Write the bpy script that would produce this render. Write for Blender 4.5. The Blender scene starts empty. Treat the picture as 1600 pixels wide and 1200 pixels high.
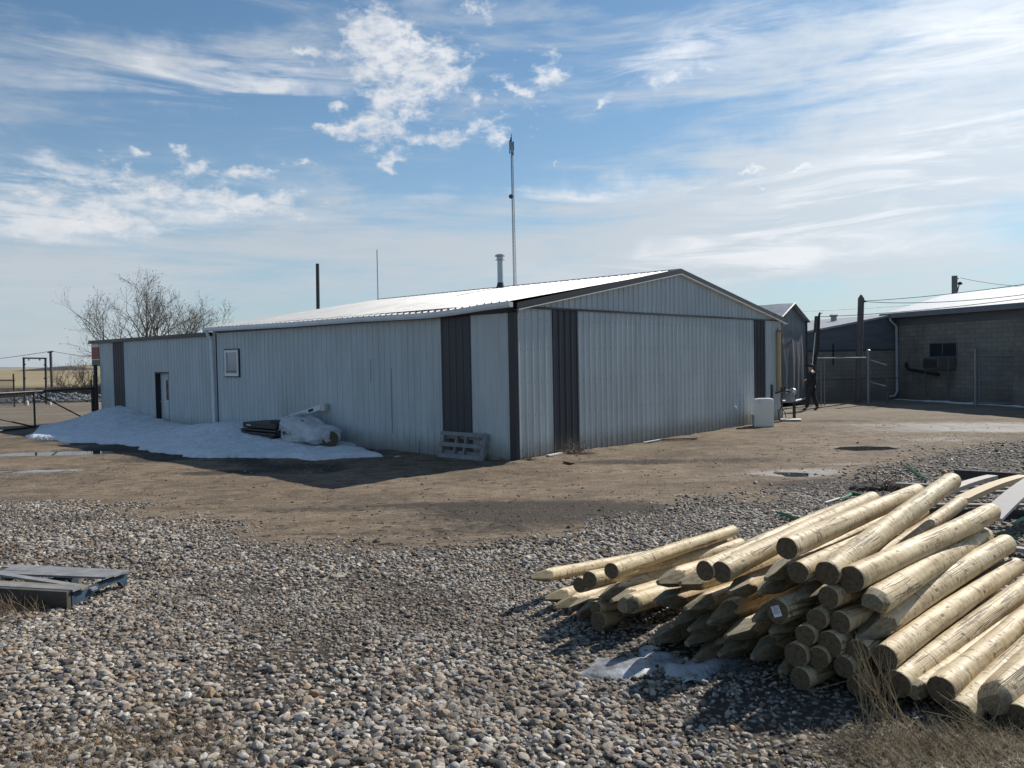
import bpy, bmesh, math, random
import numpy as np
from mathutils import Vector, Matrix, noise as mn
random.seed(7); rng=np.random.default_rng(11)
sc=bpy.context.scene; COL=sc.collection
R=math.radians
def V(*a): return Vector(a)
# ------------------------------------------------------------------ camera model (photo pixels, 1600x1200)
F=1255.75; PITCH=.0319; ROLL=.0186; CAMZ=2.3
CP=V(0,0,CAMZ)
_fw=V(0,math.cos(PITCH),-math.sin(PITCH)); _up=V(0,math.sin(PITCH),math.cos(PITCH)); _rt=V(1,0,0)
_r=_rt*math.cos(ROLL)-_up*math.sin(ROLL); _u=_up*math.cos(ROLL)+_rt*math.sin(ROLL)
def ray(px,py): return _fw*F+_r*(px-800)-_u*(py-600)
def at(px,py,Y): d=ray(px,py); return CP+d*(Y/d.y)
def gh(y):
    t=(y-4.3)/11.0
    t=min(1,max(0,t)); s=t*t*(3-2*t)*.35+t*.65
    return .45*(1-s)
def gp(px,py,dz=0):
    d=ray(px,py); d=d/d.y; Y=1.5
    for i in range(4000):
        P=CP+d*Y
        if P.z<=gh(Y)+dz: return P
        Y*=1.003
    return CP+d*Y
def onp(px,py,P0,n): d=ray(px,py); return CP+d*((P0-CP).dot(n)/d.dot(n))
cam=bpy.data.cameras.new('Camera'); co=bpy.data.objects.new('Camera',cam); COL.objects.link(co); sc.camera=co
cam.sensor_width=36; cam.sensor_fit='HORIZONTAL'; cam.lens=36*F/1600; cam.clip_start=.05; cam.clip_end=30000
co.matrix_world=Matrix(((_r.x,_u.x,-_fw.x,0),(_r.y,_u.y,-_fw.y,0),(_r.z,_u.z,-_fw.z,CAMZ),(0,0,0,1)))
# ------------------------------------------------------------------ shader helpers
class NT:
    def __init__(s,nt): s.t=nt
    def n(s,typ,ins=None,**kw):
        x=s.t.nodes.new(typ)
        for k,v in kw.items(): setattr(x,k,v)
        for k,v in (ins or {}).items():
            i=x.inputs[k]
            if isinstance(v,bpy.types.NodeSocket): s.t.links.new(v,i)
            else: i.default_value=v
        return x
    def m(s,op,a,b=0.,c=0.,clamp=False):
        x=s.t.nodes.new('ShaderNodeMath'); x.operation=op; x.use_clamp=clamp
        for i,v in enumerate((a,b,c)):
            if isinstance(v,bpy.types.NodeSocket): s.t.links.new(v,x.inputs[i])
            else: x.inputs[i].default_value=v
        return x.outputs[0]
    def sm(s,v,a,b):
        x=s.n('ShaderNodeMapRange',interpolation_type='SMOOTHSTEP'); s.t.links.new(v,x.inputs[0]) if isinstance(v,bpy.types.NodeSocket) else None
        x.inputs[1].default_value=a; x.inputs[2].default_value=b
        return x.outputs[0]
    def mix(s,f,a,b,bt='MIX'):
        x=s.t.nodes.new('ShaderNodeMix'); x.data_type='RGBA'; x.blend_type=bt
        for i,v in ((0,f),(6,a),(7,b)):
            if isinstance(v,bpy.types.NodeSocket): s.t.links.new(v,x.inputs[i])
            else: x.inputs[i].default_value=v if i==0 else (tuple(v)+(1,))[:4]
        return x.outputs[2]
    def coord(s,w='Object'): return s.n('ShaderNodeTexCoord').outputs[w]
    def map(s,v,sc=(1,1,1),loc=(0,0,0),rot=(0,0,0)):
        return s.n('ShaderNodeMapping',{0:v,1:loc,2:rot,3:sc}).outputs[0]
    def noise(s,v,scale,detail=4,rough=.55,dist=0,o=0): return s.n('ShaderNodeTexNoise',{'Vector':v,'Scale':scale,'Detail':detail,'Roughness':rough,'Distortion':dist}).outputs[o]
    def vor(s,v,scale,feature='F1',o='Distance',rand=1.): return s.n('ShaderNodeTexVoronoi',{'Vector':v,'Scale':scale,'Randomness':rand},feature=feature).outputs[o]
    def ramp(s,f,pts):
        x=s.n('ShaderNodeValToRGB',{0:f}); e=x.color_ramp.elements
        while len(e)<len(pts): e.new(.5)
        for i,(p,c) in enumerate(pts): e[i].position=p; e[i].color=(tuple(c)+(1,))[:4]
        return x.outputs[0]
    def bump(s,h,st=.3,d=.01,nrm=None):
        x=s.n('ShaderNodeBump',{'Height':h,'Strength':st,'Distance':d})
        if nrm is not None: s.t.links.new(nrm,x.inputs['Normal'])
        return x.outputs[0]
    def attr(s,name,o='Fac',typ='GEOMETRY'): return s.n('ShaderNodeAttribute',attribute_name=name,attribute_type=typ).outputs[o]
def material(name,fn=None,col=(.5,.5,.5),rough=.6,metal=0.,spec=.5,**kw):
    m=bpy.data.materials.new(name); m.use_nodes=True; t=m.node_tree; b=t.nodes['Principled BSDF']; n=NT(t)
    b.inputs['Base Color'].default_value=(tuple(col)+(1,))[:4]; b.inputs['Roughness'].default_value=rough; b.inputs['Metallic'].default_value=metal
    b.inputs['Specular IOR Level'].default_value=spec
    if fn:
        r=fn(n) or {}
        for k,v in r.items():
            i=b.inputs[k]
            if isinstance(v,bpy.types.NodeSocket): t.links.new(v,i)
            else: i.default_value=v
    return m
def weathered(name,col,rough=.6,metal=0.,var=.18,scale=3.,spec=.5,bump=.15,stretch=(1,1,1),bs=60):
    def f(n):
        c=n.map(n.coord(),stretch); a=n.noise(c,scale,6,.6); b=n.noise(c,scale*9,4,.6)
        k=n.m('ADD',n.m('MULTIPLY',a,.65),n.m('MULTIPLY',b,.35))
        d=tuple(x*(1-var*1.6) for x in col); l=tuple(min(1,x*(1+var)) for x in col)
        return {'Base Color':n.ramp(k,[(.3,d),(.7,l)]),'Roughness':n.m('ADD',n.m('MULTIPLY',a,.3),rough-.15),'Normal':n.bump(n.noise(c,bs,3),bump,.004)}
    return material(name,f,col,rough,metal,spec)
# ------------------------------------------------------------------ mesh builder
def M_of(o):
    m=Matrix.LocRotScale(o.location,o.rotation_euler,o.scale)
    return M_of(o.parent)@m if o.parent else m
class MB:
    def __init__(s): s.v=[];s.f=[];s.mi=[];s.cur=0
    def add(s,vs,fs,mi=None):
        k=len(s.v); s.v+= [Vector(p) for p in vs]
        for f in fs: s.f.append([i+k for i in f]); s.mi.append(s.cur if mi is None else mi)
        return s
    def fr(s,o,a,b,c):   # box from corner o with edge vectors a,b,c
        o,a,b,c=map(Vector,(o,a,b,c))
        vs=[o,o+a,o+a+b,o+b,o+c,o+a+c,o+a+b+c,o+b+c]
        fs=[(0,3,2,1),(4,5,6,7),(0,1,5,4),(1,2,6,5),(2,3,7,6),(3,0,4,7)]
        if a.cross(b).dot(c)<0: fs=[f[::-1] for f in fs]
        return s.add(vs,fs)
    def bar(s,p,q,w,h,up=(0,0,1)):
        p,q=Vector(p),Vector(q); d=(q-p); x=d.cross(Vector(up)); 
        if x.length<1e-6: x=V(1,0,0)
        x.normalize(); y=x.cross(d).normalized()
        return s.fr(p-x*w/2-y*h/2,d,x*w,y*h)
    def tube(s,pts,rad,n=8,cap=True):
        pts=[Vector(p) for p in pts]; m=len(pts); rad=[rad]*m if not hasattr(rad,'__len__') else rad
        up=V(0,0,1) if abs((pts[-1]-pts[0]).normalized().z)<.9 else V(1,0,0); k=len(s.v); vs=[]
        for i,p in enumerate(pts):
            d=(pts[min(i+1,m-1)]-pts[max(i-1,0)]).normalized(); x=d.cross(up).normalized(); y=x.cross(d)
            for j in range(n):
                a=2*math.pi*j/n; vs.append(p+(x*math.cos(a)+y*math.sin(a))*rad[i])
        fs=[]
        for i in range(m-1):
            for j in range(n): fs.append((i*n+j,i*n+(j+1)%n,(i+1)*n+(j+1)%n,(i+1)*n+j))
        if cap: fs+= [tuple(range(n))[::-1],tuple((m-1)*n+j for j in range(n))]
        return s.add(vs,fs)
    def lathe(s,c,prof,n=20,ax=(0,0,1)):
        ax=Vector(ax).normalized(); x=ax.orthogonal().normalized(); y=ax.cross(x); c=Vector(c)
        vs=[c+ax*h+(x*math.cos(2*math.pi*j/n)+y*math.sin(2*math.pi*j/n))*r for r,h in prof for j in range(n)]
        fs=[(i*n+j,i*n+(j+1)%n,(i+1)*n+(j+1)%n,(i+1)*n+j) for i in range(len(prof)-1) for j in range(n)]
        fs+= [tuple(range(n))[::-1],tuple((len(prof)-1)*n+j for j in range(n))]
        return s.add(vs,fs)
    def prism(s,poly,ext):
        n=len(poly); poly=[Vector(p) for p in poly]; e=Vector(ext)
        return s.add(poly+[p+e for p in poly],[tuple(range(n))[::-1],tuple(range(n,2*n))]+[(i,(i+1)%n,n+(i+1)%n,n+i) for i in range(n)])
    def build(s,name,mats,parent=None,smooth=None,label=None,cat=None,group=None,kind=None,world=True,bevel=0):
        me=bpy.data.meshes.new(name)
        vs=s.v
        if parent is not None and world:
            mi=M_of(parent).inverted(); vs=[mi@p for p in vs]
        me.from_pydata([tuple(p) for p in vs],[],s.f)
        if not isinstance(mats,(list,tuple)): mats=[mats]
        for m in mats: me.materials.append(m)
        if len(mats)>1: me.polygons.foreach_set('material_index',s.mi)
        bm=bmesh.new(); bm.from_mesh(me); bmesh.ops.recalc_face_normals(bm,faces=bm.faces); bm.to_mesh(me); bm.free()
        if smooth is not None:
            me.shade_smooth(); me.set_sharp_from_angle(angle=R(smooth))
        o=bpy.data.objects.new(name,me); COL.objects.link(o)
        if parent is not None: o.parent=parent
        if bevel:
            b=o.modifiers.new('bevel','BEVEL'); b.width=bevel; b.segments=2; b.limit_method='ANGLE'
        tag(o,label,cat,group,kind); return o
def tag(o,label=None,cat=None,group=None,kind=None):
    for k,v in (('label',label),('category',cat),('group',group),('kind',kind)):
        if v: o[k]=v
    return o
def empty(name,loc,label,cat,group=None,rz=0):
    o=bpy.data.objects.new(name,None); COL.objects.link(o); o.location=loc; o.rotation_euler=(0,0,rz); o.empty_display_size=.2
    return tag(o,label,cat,group)
def recenter(o):   # put a top-level mesh's origin at its own base
    me=o.data; n=len(me.vertices); a=np.zeros(n*3); me.vertices.foreach_get('co',a); a=a.reshape(-1,3)
    c=np.array([(a[:,0].min()+a[:,0].max())/2,(a[:,1].min()+a[:,1].max())/2,a[:,2].min()])
    a-=c; me.vertices.foreach_set('co',a.ravel()); o.location=tuple(c); me.update(); return o
# ------------------------------------------------------------------ sun and sky
SAZ=R(43.0); SEL=R(38.5)
sdir=V(math.cos(SEL)*math.cos(SAZ),math.cos(SEL)*math.sin(SAZ),math.sin(SEL))
sl=bpy.data.lights.new('sun','SUN'); sl.energy=4.8; sl.angle=R(.53); sl.color=(1,.945,.86)
so=bpy.data.objects.new('sun',sl); COL.objects.link(so); so.rotation_euler=(-sdir).to_track_quat('-Z','Y').to_euler(); so.location=(30,30,40)
w=bpy.data.worlds.new('World'); sc.world=w; w.use_nodes=True; t=w.node_tree; t.nodes.clear(); n=NT(t)
sky=n.n('ShaderNodeTexSky',sky_type='NISHITA'); sky.sun_disc=False; sky.sun_elevation=SEL; sky.sun_rotation=math.pi/2-SAZ
sky.altitude=500; sky.air_density=1.0; sky.dust_density=.6; sky.ozone_density=1.6
g=n.coord('Generated'); sx=n.n('ShaderNodeSeparateXYZ',{0:g}); X,Yc,Z=sx.outputs
zz=n.m('MAXIMUM',Z,.0)
den=n.m('ADD',zz,.06)
u_=n.m('DIVIDE',X,den); v_=n.m('DIVIDE',Yc,den)
P=n.n('ShaderNodeCombineXYZ',{0:u_,1:v_}).outputs[0]
az=n.m('ARCTAN2',X,Yc); el=n.m('ARCSINE',Z)
def azel(px,py): d=ray(px,py).normalized(); return math.atan2(d.x,d.y),math.asin(d.z)
# a little domain warp for ragged mask outlines
wn=n.n('ShaderNodeTexNoise',{'Vector':n.n('ShaderNodeCombineXYZ',{0:az,1:el}).outputs[0],'Scale':14.,'Detail':4.,'Roughness':.6}).outputs['Color']
ws=n.n('ShaderNodeSeparateXYZ',{0:wn}).outputs
azw=n.m('ADD',az,n.m('MULTIPLY',n.m('SUBTRACT',ws[0],.5),.13)); elw=n.m('ADD',el,n.m('MULTIPLY',n.m('SUBTRACT',ws[1],.5),.07))
WP=n.n('ShaderNodeCombineXYZ',{0:azw,1:elw}).outputs[0]
def blob(px,py,rx,ry,rot=0,soft=1.):
    a,e=azel(px,py); k_=2.25/math.sqrt(soft)/F
    mp=n.n('ShaderNodeMapping',{0:WP,1:(a,e,0),2:(0,0,rot),3:(rx*k_,ry*k_,1)},vector_type='TEXTURE').outputs[0]
    return n.n('ShaderNodeTexGradient',{0:mp},gradient_type='QUADRATIC_SPHERE').outputs[1]
def addl(l):
    o=l[0]
    for x in l[1:]: o=n.m('ADD',o,x)
    return o
AE=n.n('ShaderNodeCombineXYZ',{0:az,1:el}).outputs[0]
# puffy altocumulus
puff=addl([blob(620,155,85,70,.5),blob(590,45,95,38,-.35),blob(650,95,110,40),blob(560,205,60,22,.2),blob(735,205,85,17,.2),blob(745,158,20,14),blob(852,110,40,48,.3),blob(805,145,32,16,-.4),
 blob(250,292,180,38,-.04),blob(400,262,40,12,.1),blob(390,318,80,20),n.m('MULTIPLY',blob(60,335,120,42,-.08),.9),blob(1060,112,95,20,.1),blob(945,158,22,10),blob(500,195,18,9),blob(516,150,17,9),blob(1165,265,30,8),blob(1250,272,40,7,.1),blob(1180,288,20,7),
 blob(300,250,30,12),blob(190,232,24,7),blob(262,223,16,8),blob(612,245,32,9,.15),blob(480,260,26,9,-.2),blob(735,5,32,25),blob(795,222,35,15),blob(865,258,14,6,.4),blob(480,100,40,10),blob(150,355,90,22)])
c1=n.noise(n.map(AE,(30,58,1),(0,0,0),(0,0,-.2)),1.,10,.66,.3); c2=n.noise(n.map(AE,(64,120,1),(3,1,0),(0,0,-.2)),1.,5,.6)
pf=n.m('ADD',n.m('MULTIPLY',c1,.68),n.m('MULTIPLY',c2,.32))
cover=n.m('ADD',n.m('MULTIPLY',n.m('MINIMUM',puff,1.),.40),pf)
cum=n.sm(cover,.70,1.0)
# streaky cirrus sheets
q=n.map(AE,(3.6,19,1),(1.7,.4,0),(0,0,-.19)); ci=n.noise(q,1.,9,.62,.9)
q2=n.map(AE,(7,60,1),(5,2,0),(0,0,-.2)); ci2=n.noise(q2,1.,6,.6,.3)
cir=n.m('ADD',n.m('MULTIPLY',ci,.72),n.m('MULTIPLY',ci2,.28))
band=addl([n.m('MULTIPLY',blob(1500,130,300,90,.22,.8),.30),n.m('MULTIPLY',blob(1400,330,420,75,.2,.8),.32),n.m('MULTIPLY',blob(1000,350,300,60,.12),.2),n.m('MULTIPLY',blob(280,90,250,36,.12),.2),
 n.m('MULTIPLY',blob(640,340,260,50,0),.17),n.m('MULTIPLY',blob(1380,30,300,50,.2),.22),n.m('MULTIPLY',blob(1250,420,350,28,.0),.15),n.m('MULTIPLY',blob(520,420,500,60,0),.12),n.m('MULTIPLY',blob(80,440,200,70,0),.25),
 n.m('MULTIPLY',blob(900,205,200,26,.1),-.16),n.m('MULTIPLY',blob(1210,190,200,28,.12),-.16),n.m('MULTIPLY',blob(340,150,160,40,0),-.12),n.m('MULTIPLY',blob(620,275,300,24,0),-.13)])
cs=n.m('MULTIPLY',n.sm(n.m('ADD',cir,band),.45,.80),.84)
# bright edges in the lower right banks
q3=n.map(AE,(5,42,1),(9,6,0),(0,0,-.2)); b3=n.noise(q3,1.,8,.6,.8)
bank=n.m('MULTIPLY',n.sm(b3,.40,.66),n.m('MINIMUM',addl([blob(1420,310,260,45,.25),blob(1180,350,150,35,.3),blob(1120,410,260,22,.05),blob(1480,225,160,26,.1),blob(1050,90,150,30,.2),blob(250,110,160,26,.15),blob(1500,60,160,60,.2),blob(420,130,130,16,.1),blob(900,300,200,16,.0),blob(1130,275,60,12,.1),blob(200,300,240,40,-.03),blob(60,350,160,45,-.05),blob(60,270,60,12,0)]),1.))
# world outside the photograph gets the same weather
hz=n.m('POWER',n.m('SUBTRACT',1.,zz),6.5)
skc=n.mix(1.,sky.outputs[0],(.62,.82,.88),'MULTIPLY')
# cloud light scales with the sky's own brightness near the sun
sd=n.n('ShaderNodeVectorMath',{0:g,1:tuple(sdir)},operation='DOT_PRODUCT').outputs['Value']
glow=n.m('POWER',n.m('MAXIMUM',sd,0.),6.)
cl=n.m('ADD',6.9,n.m('MULTIPLY',glow,5.5))
cc=n.n('ShaderNodeVectorMath',{0:(1.,1.02,1.06),'Scale':cl},operation='SCALE').outputs[0]
cc2=n.n('ShaderNodeVectorMath',{0:(.88,.95,1.02),'Scale':n.m('MULTIPLY',cl,.80)},operation='SCALE').outputs[0]
s1=n.mix(n.m('MULTIPLY',hz,.85),skc,(4.3,4.85,5.6))
s2=n.mix(cs,s1,cc2)
s3=n.mix(n.m('MULTIPLY',bank,.8,clamp=True),s2,cc)
shade=n.sm(n.noise(n.map(AE,(22,50,1),(0,.35,0)),1.,5,.6),.35,.65)
pc=n.mix(n.m('MULTIPLY',shade,.4),cc,cc2)
s4=n.mix(n.m('MULTIPLY',cum,.93),s3,pc)
bg=n.n('ShaderNodeBackground',{0:s4,1:.10}); ow=n.n('ShaderNodeOutputWorld'); t.links.new(bg.outputs[0],ow.inputs[0])
sc.view_settings.view_transform='Standard'; sc.view_settings.look='None'; sc.view_settings.gamma=1; sc.view_settings.exposure=.2
sc.render.engine='CYCLES'; sc.cycles.max_bounces=6; sc.cycles.diffuse_bounces=3; sc.cycles.glossy_bounces=3
w.cycles.sampling_method='MANUAL'; w.cycles.sample_map_resolution=512
# ------------------------------------------------------------------ building frame
YAW=.8368; A0=V(.0774,17.6482,0); U=V(math.cos(YAW),math.sin(YAW),0); W_=V(-math.sin(YAW),math.cos(YAW),0); ZZ=V(0,0,1)
def B(u,v,z): return A0+U*u+W_*v+ZZ*z
# ------------------------------------------------------------------ ground
gb=[(-300,760),(-100,768),(0,775),(200,800),(400,840),(560,868),(700,852),(850,845),(1000,805),(1200,775),(1350,742),(1450,708),(1600,690),(1900,676)]
gbw=[gp(*q) for q in gb]; gx=[p.x for p in gbw]; gy=[p.y for p in gbw]
def gravel_edge(x): return float(np.interp(x,gx,gy))
def fine(a,b,s): return list(np.arange(a,b,s))
def geo(a,b,k,s):
    o=[];x=a
    while x<b: o.append(x); x+=s; s*=k
    o.append(b); return o
xs=sorted(set([round(-x,3) for x in geo(16,5000,1.16,.5)]+[round(x,3) for x in fine(-16,22,.13)]+[round(x,3) for x in geo(22,5000,1.16,.5)]))
ys=sorted(set([-40.,-20,-10,-5,-2,0,1.]+[round(x,3) for x in fine(2,26,.13)]+[round(x,3) for x in geo(26,9000,1.06,.4)]))
nx,ny=len(xs),len(ys)
GX,GY=np.meshgrid(np.array(xs),np.array(ys))
def vnoise(x,y,s,o=0): return mn.noise(V(x*s+o,y*s-o,o*.37))
Pud=[]  # depressions cx,cy,rx,ry,depth
pc1=gp(1352,699); Pud.append((pc1.x,pc1.y,.85,.55,.05))
pc2=gp(1240,741); Pud.append((pc2.x,pc2.y,.5,.38,.02))
pc3=gp(85,707); Pud.append((pc3.x,pc3.y,1.75,.62,.06)); pc4=gp(10,735); Pud.append((pc4.x,pc4.y,1.9,.34,.05)); pc5=gp(330,739); Pud.append((pc5.x,pc5.y,.5,.12,.02))
vs=[];ga=[];da=[];fa=[];wa=[]
fr=[gp(1560,665),gp(1480,688),gp(1330,664),gp(1400,672),gp(1240,742),gp(1250,735),gp(1352,699),gp(1600,672),gp(1330,725)]
frs=[(3.2,1.3,.9),(2.2,.8,.6),(3,.9,.45),(3.5,1.2,.4),(1.3,.6,.8),(1.2,.5,.5),(1.7,.95,.55),(2.5,.7,.8),(1.,.35,.6)]
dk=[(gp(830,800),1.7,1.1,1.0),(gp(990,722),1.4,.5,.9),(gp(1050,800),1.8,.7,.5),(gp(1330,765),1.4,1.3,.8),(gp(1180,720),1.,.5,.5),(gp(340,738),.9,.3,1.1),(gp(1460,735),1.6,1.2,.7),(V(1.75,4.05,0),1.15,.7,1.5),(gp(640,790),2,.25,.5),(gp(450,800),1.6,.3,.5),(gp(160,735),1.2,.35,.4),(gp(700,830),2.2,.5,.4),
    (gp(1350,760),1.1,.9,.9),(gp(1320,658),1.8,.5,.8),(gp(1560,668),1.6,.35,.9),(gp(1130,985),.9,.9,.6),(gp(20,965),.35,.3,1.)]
for y in ys:
    for x in xs:
        z=gh(y); e=gravel_edge(x); nz=vnoise(x,y,.9,3)*.55+vnoise(x,y,2.7,9)*.3
        gm=1/(1+math.exp(-max(-30,min(30,(e-y+nz*1.5)/.22)))) if y<30 else 0.
        d=0;f=0;wt=0
        if 1<y<45 and abs(x)<40:
            z+=vnoise(x,y,.45,5)*.028*min(1,max(0,(y-6)/6))+vnoise(x,y,1.9,2)*.012
            if y>8: z+=(abs(vnoise(x,y,5.,4))*.022+.022*vnoise(x*.22,y*1.3,1.,6)+.014*vnoise(x*.3+y*.12,y*3.1,1.,12))*(1-gm)
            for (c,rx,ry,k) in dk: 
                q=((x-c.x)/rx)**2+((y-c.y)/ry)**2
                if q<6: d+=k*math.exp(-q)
            for c,(rx,ry,k) in zip(fr,frs):
                q=((x-c.x)/rx)**2+((y-c.y)/ry)**2
                if q<6: f+=k*math.exp(-q)
            for (cx,cy,rx,ry,dp) in Pud:
                q=((x-cx)/rx)**2+((y-cy)/ry)**2
                if q<6: k_=math.exp(-q*.6); z=z*(1-k_)+(gh(cy)+vnoise(x,y,3.,31)*.02)*k_-dp*math.exp(-q*q); d+=.2*math.exp(-q*.7)
        lu=(V(x,y,0)-A0).dot(U); lv=(V(x,y,0)-A0).dot(W_)
        if -.3<lu<14.2 and -.9<lv<.2: z+=.05*max(0,1-abs(lv)/.9)*min(1,max(0,(5.5-lu)/4+.1))
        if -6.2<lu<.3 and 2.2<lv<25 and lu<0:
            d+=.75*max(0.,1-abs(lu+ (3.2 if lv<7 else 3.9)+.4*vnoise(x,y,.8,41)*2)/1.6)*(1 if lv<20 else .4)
        if y>70:
            r_=math.hypot(x,y); z+=-.6*min(1,(y-70)/60)
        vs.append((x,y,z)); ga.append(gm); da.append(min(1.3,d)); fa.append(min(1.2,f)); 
me=bpy.data.meshes.new('ground'); fs=[(j*nx+i,j*nx+i+1,(j+1)*nx+i+1,(j+1)*nx+i) for j in range(ny-1) for i in range(nx-1)]
me.from_pydata(vs,[],fs); me.shade_smooth()
for nm,a in (('gravel',ga),('dark',da),('frost_sheen',fa)):
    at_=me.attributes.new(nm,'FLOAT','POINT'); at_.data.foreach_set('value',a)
def zground(x,y):
    i=min(nx-2,max(0,int(np.searchsorted(xs,x))-1)); j=min(ny-2,max(0,int(np.searchsorted(ys,y))-1))
    fx=(x-xs[i])/(xs[i+1]-xs[i]); fy=(y-ys[j])/(ys[j+1]-ys[j]); z=lambda a,b: vs[b*nx+a][2]
    return (z(i,j)*(1-fx)+z(i+1,j)*fx)*(1-fy)+(z(i,j+1)*(1-fx)+z(i+1,j+1)*fx)*fy
def G(px,py): p=gp(px,py); return V(p.x,p.y,zground(p.x,p.y))
def gmat(n):
    c=n.coord('Object'); s=n.n('ShaderNodeSeparateXYZ',{0:c}).outputs
    gr=n.attr('gravel'); dkk=n.attr('dark'); fro=n.attr('frost_sheen')
    big=n.noise(c,.35,5,.6); mid=n.noise(c,2.2,6,.65); sml=n.noise(c,26,5,.7)
    k=n.m('ADD',n.m('MULTIPLY',big,.32),n.m('ADD',n.m('MULTIPLY',mid,.33),n.m('MULTIPLY',sml,.35)))
    dirt=n.ramp(k,[(.39,(.072,.052,.035)),(.5,(.180,.134,.090)),(.61,(.285,.222,.155))])
    pv=n.vor(c,34,'F1','Distance'); pcx=n.vor(c,34,'F1','Color'); psel=n.n('ShaderNodeSeparateColor',{0:pcx}).outputs
    peb=n.m('MULTIPLY',n.sm(n.m('SUBTRACT',.42,pv),0.,.12),n.sm(psel[0],.62,.7))
    dirt=n.mix(n.m('MULTIPLY',peb,.75),dirt,n.ramp(psel[1],[(0,(.06,.055,.05)),(.5,(.21,.17,.14)),(1,(.40,.36,.32))]))
    tw=n.noise(n.map(c,(1.1,5.5,1)),1.6,6,.65,.5)
    dirt=n.mix(n.m('MULTIPLY',n.sm(tw,.50,.62),.75),dirt,(.080,.060,.043))
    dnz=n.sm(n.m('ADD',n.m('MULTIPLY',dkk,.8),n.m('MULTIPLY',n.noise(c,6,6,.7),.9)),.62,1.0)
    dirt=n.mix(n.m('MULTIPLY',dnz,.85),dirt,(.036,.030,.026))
    fnz=n.sm(n.m('ADD',n.m('MULTIPLY',fro,.6),n.m('MULTIPLY',n.noise(n.map(c,(.6,2.2,1)),2.6,7,.72),.95)),.70,1.0)
    dirt=n.mix(n.m('MULTIPLY',fnz,.62),dirt,(.40,.385,.365))  # pale frost marks, plus the sheen of wet streaks put into the colour
    # loose stones seen from afar
    gvr=n.vor(c,21,'F1','Distance'); gcol=n.vor(c,21,'F1','Color'); gs=n.n('ShaderNodeSeparateColor',{0:gcol}).outputs
    stone=n.ramp(gs[0],[(0,(.045,.042,.04)),(.3,(.13,.11,.09)),(.6,(.24,.2,.165)),(.85,(.38,.33,.28)),(1,(.52,.5,.47))])
    stone=n.mix(n.sm(gvr,.28,.55),stone,(.035,.03,.026))
    near=n.mix(gr,dirt,n.mix(.35,stone,(.10,.08,.06)))
    # far land: yard, scrub, bank, stubble field
    Yy=s[1]; wob=n.m('ADD',Yy,n.m('MULTIPLY',n.m('SUBTRACT',n.noise(n.map(c,(.02,.02,.02)),1.,3),.5),14.))
    fn=n.noise(n.map(c,(.012,.09,1)),1.,5,.6)
    field=n.ramp(fn,[(.35,(.20,.16,.095)),(.6,(.31,.255,.15))])
    yard=n.ramp(n.noise(n.map(c,(.25,.9,1)),1.,5,.6),[(.35,(.17,.14,.105)),(.65,(.25,.215,.165))])
    scrub=n.ramp(n.noise(c,1.2,5,.7),[(.35,(.07,.055,.04)),(.65,(.16,.125,.085))])
    far=n.mix(n.sm(wob,58,61),yard,scrub); far=n.mix(n.sm(wob,88,92),far,(.05,.042,.035)); far=n.mix(n.sm(wob,104,108),far,field)
    far=n.mix(n.sm(wob,900,2000),far,(.30,.27,.19)); far=n.mix(n.sm(Yy,2600,3800),far,(.17,.19,.22))  # farthest land turns blue grey, distance haze put into the colour
    mf=n.sm(Yy,25,33)
    col=n.mix(mf,near,far)
    h=n.m('ADD',n.m('MULTIPLY',n.m('SUBTRACT',.5,gvr),n.m('MULTIPLY',gr,1.)),n.m('ADD',n.m('MULTIPLY',sml,.55),n.m('MULTIPLY',peb,.4)))
    b=n.bump(h,.9,.022)
    b=n.bump(n.m('ADD',mid,n.m('MULTIPLY',n.noise(c,9,5,.7),.5)),.6,.05,b)
    ro=n.m('SUBTRACT',.93,n.m('MULTIPLY',fro,.12))
    return {'Base Color':col,'Roughness':ro,'Normal':b,'Specular IOR Level':.25}
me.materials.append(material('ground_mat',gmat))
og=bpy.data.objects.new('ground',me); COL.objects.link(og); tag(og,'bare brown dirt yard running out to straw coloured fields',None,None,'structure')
# far hills
def hill(name,pts,Y,depth,m,label):
    # ridge profile given as photo pixels, rounded towards front and back
    b=MB(); prof=[at(x,y,Y) for x,y in pts]; rows=[]
    for k,(dy,f) in enumerate([(-depth,0),(-depth*.6,.45),(-depth*.25,.85),(0,1),(depth*.4,.8),(depth,.0)]):
        rows.append([V(p.x,p.y+dy,-1.5+(p.z+1.5)*f) for p in prof])
    nn=len(prof); b.add([p for r in rows for p in r],[(i*nn+j,i*nn+j+1,(i+1)*nn+j+1,(i+1)*nn+j) for i in range(5) for j in range(nn-1)])
    return b.build(name,m,None,60,label,None,None,'structure')
hill('hill',[(38,579.5),(50,577.5),(60,575.5),(75,574),(88,572.8),(100,572),(112,572.5),(120,574),(132,579)],640,40,weathered('dark_scrub_hill',(.045,.037,.035),.9,var=.3,scale=.05),'low dark scrub covered hill behind the wooden power pole')
hill('hill',[(84,579.5),(96,575),(108,571.5),(122,570.2),(140,570),(165,570),(220,571),(330,572),(420,575)],700,45,weathered('straw_hill',(.25,.2,.125),.9,var=.25,scale=.03),'long straw coloured hill beyond the brown shrubs')
hill('hill',[(-500,577),(-200,574.5),(-60,574),(0,573.8),(40,574.3),(90,575.5),(160,577)],3900,300,material('far_ridge_haze',None,(.15,.18,.23),.9),'thin blue grey ridge on the far left horizon')  # ridge colour carries the blue of distance haze
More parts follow.
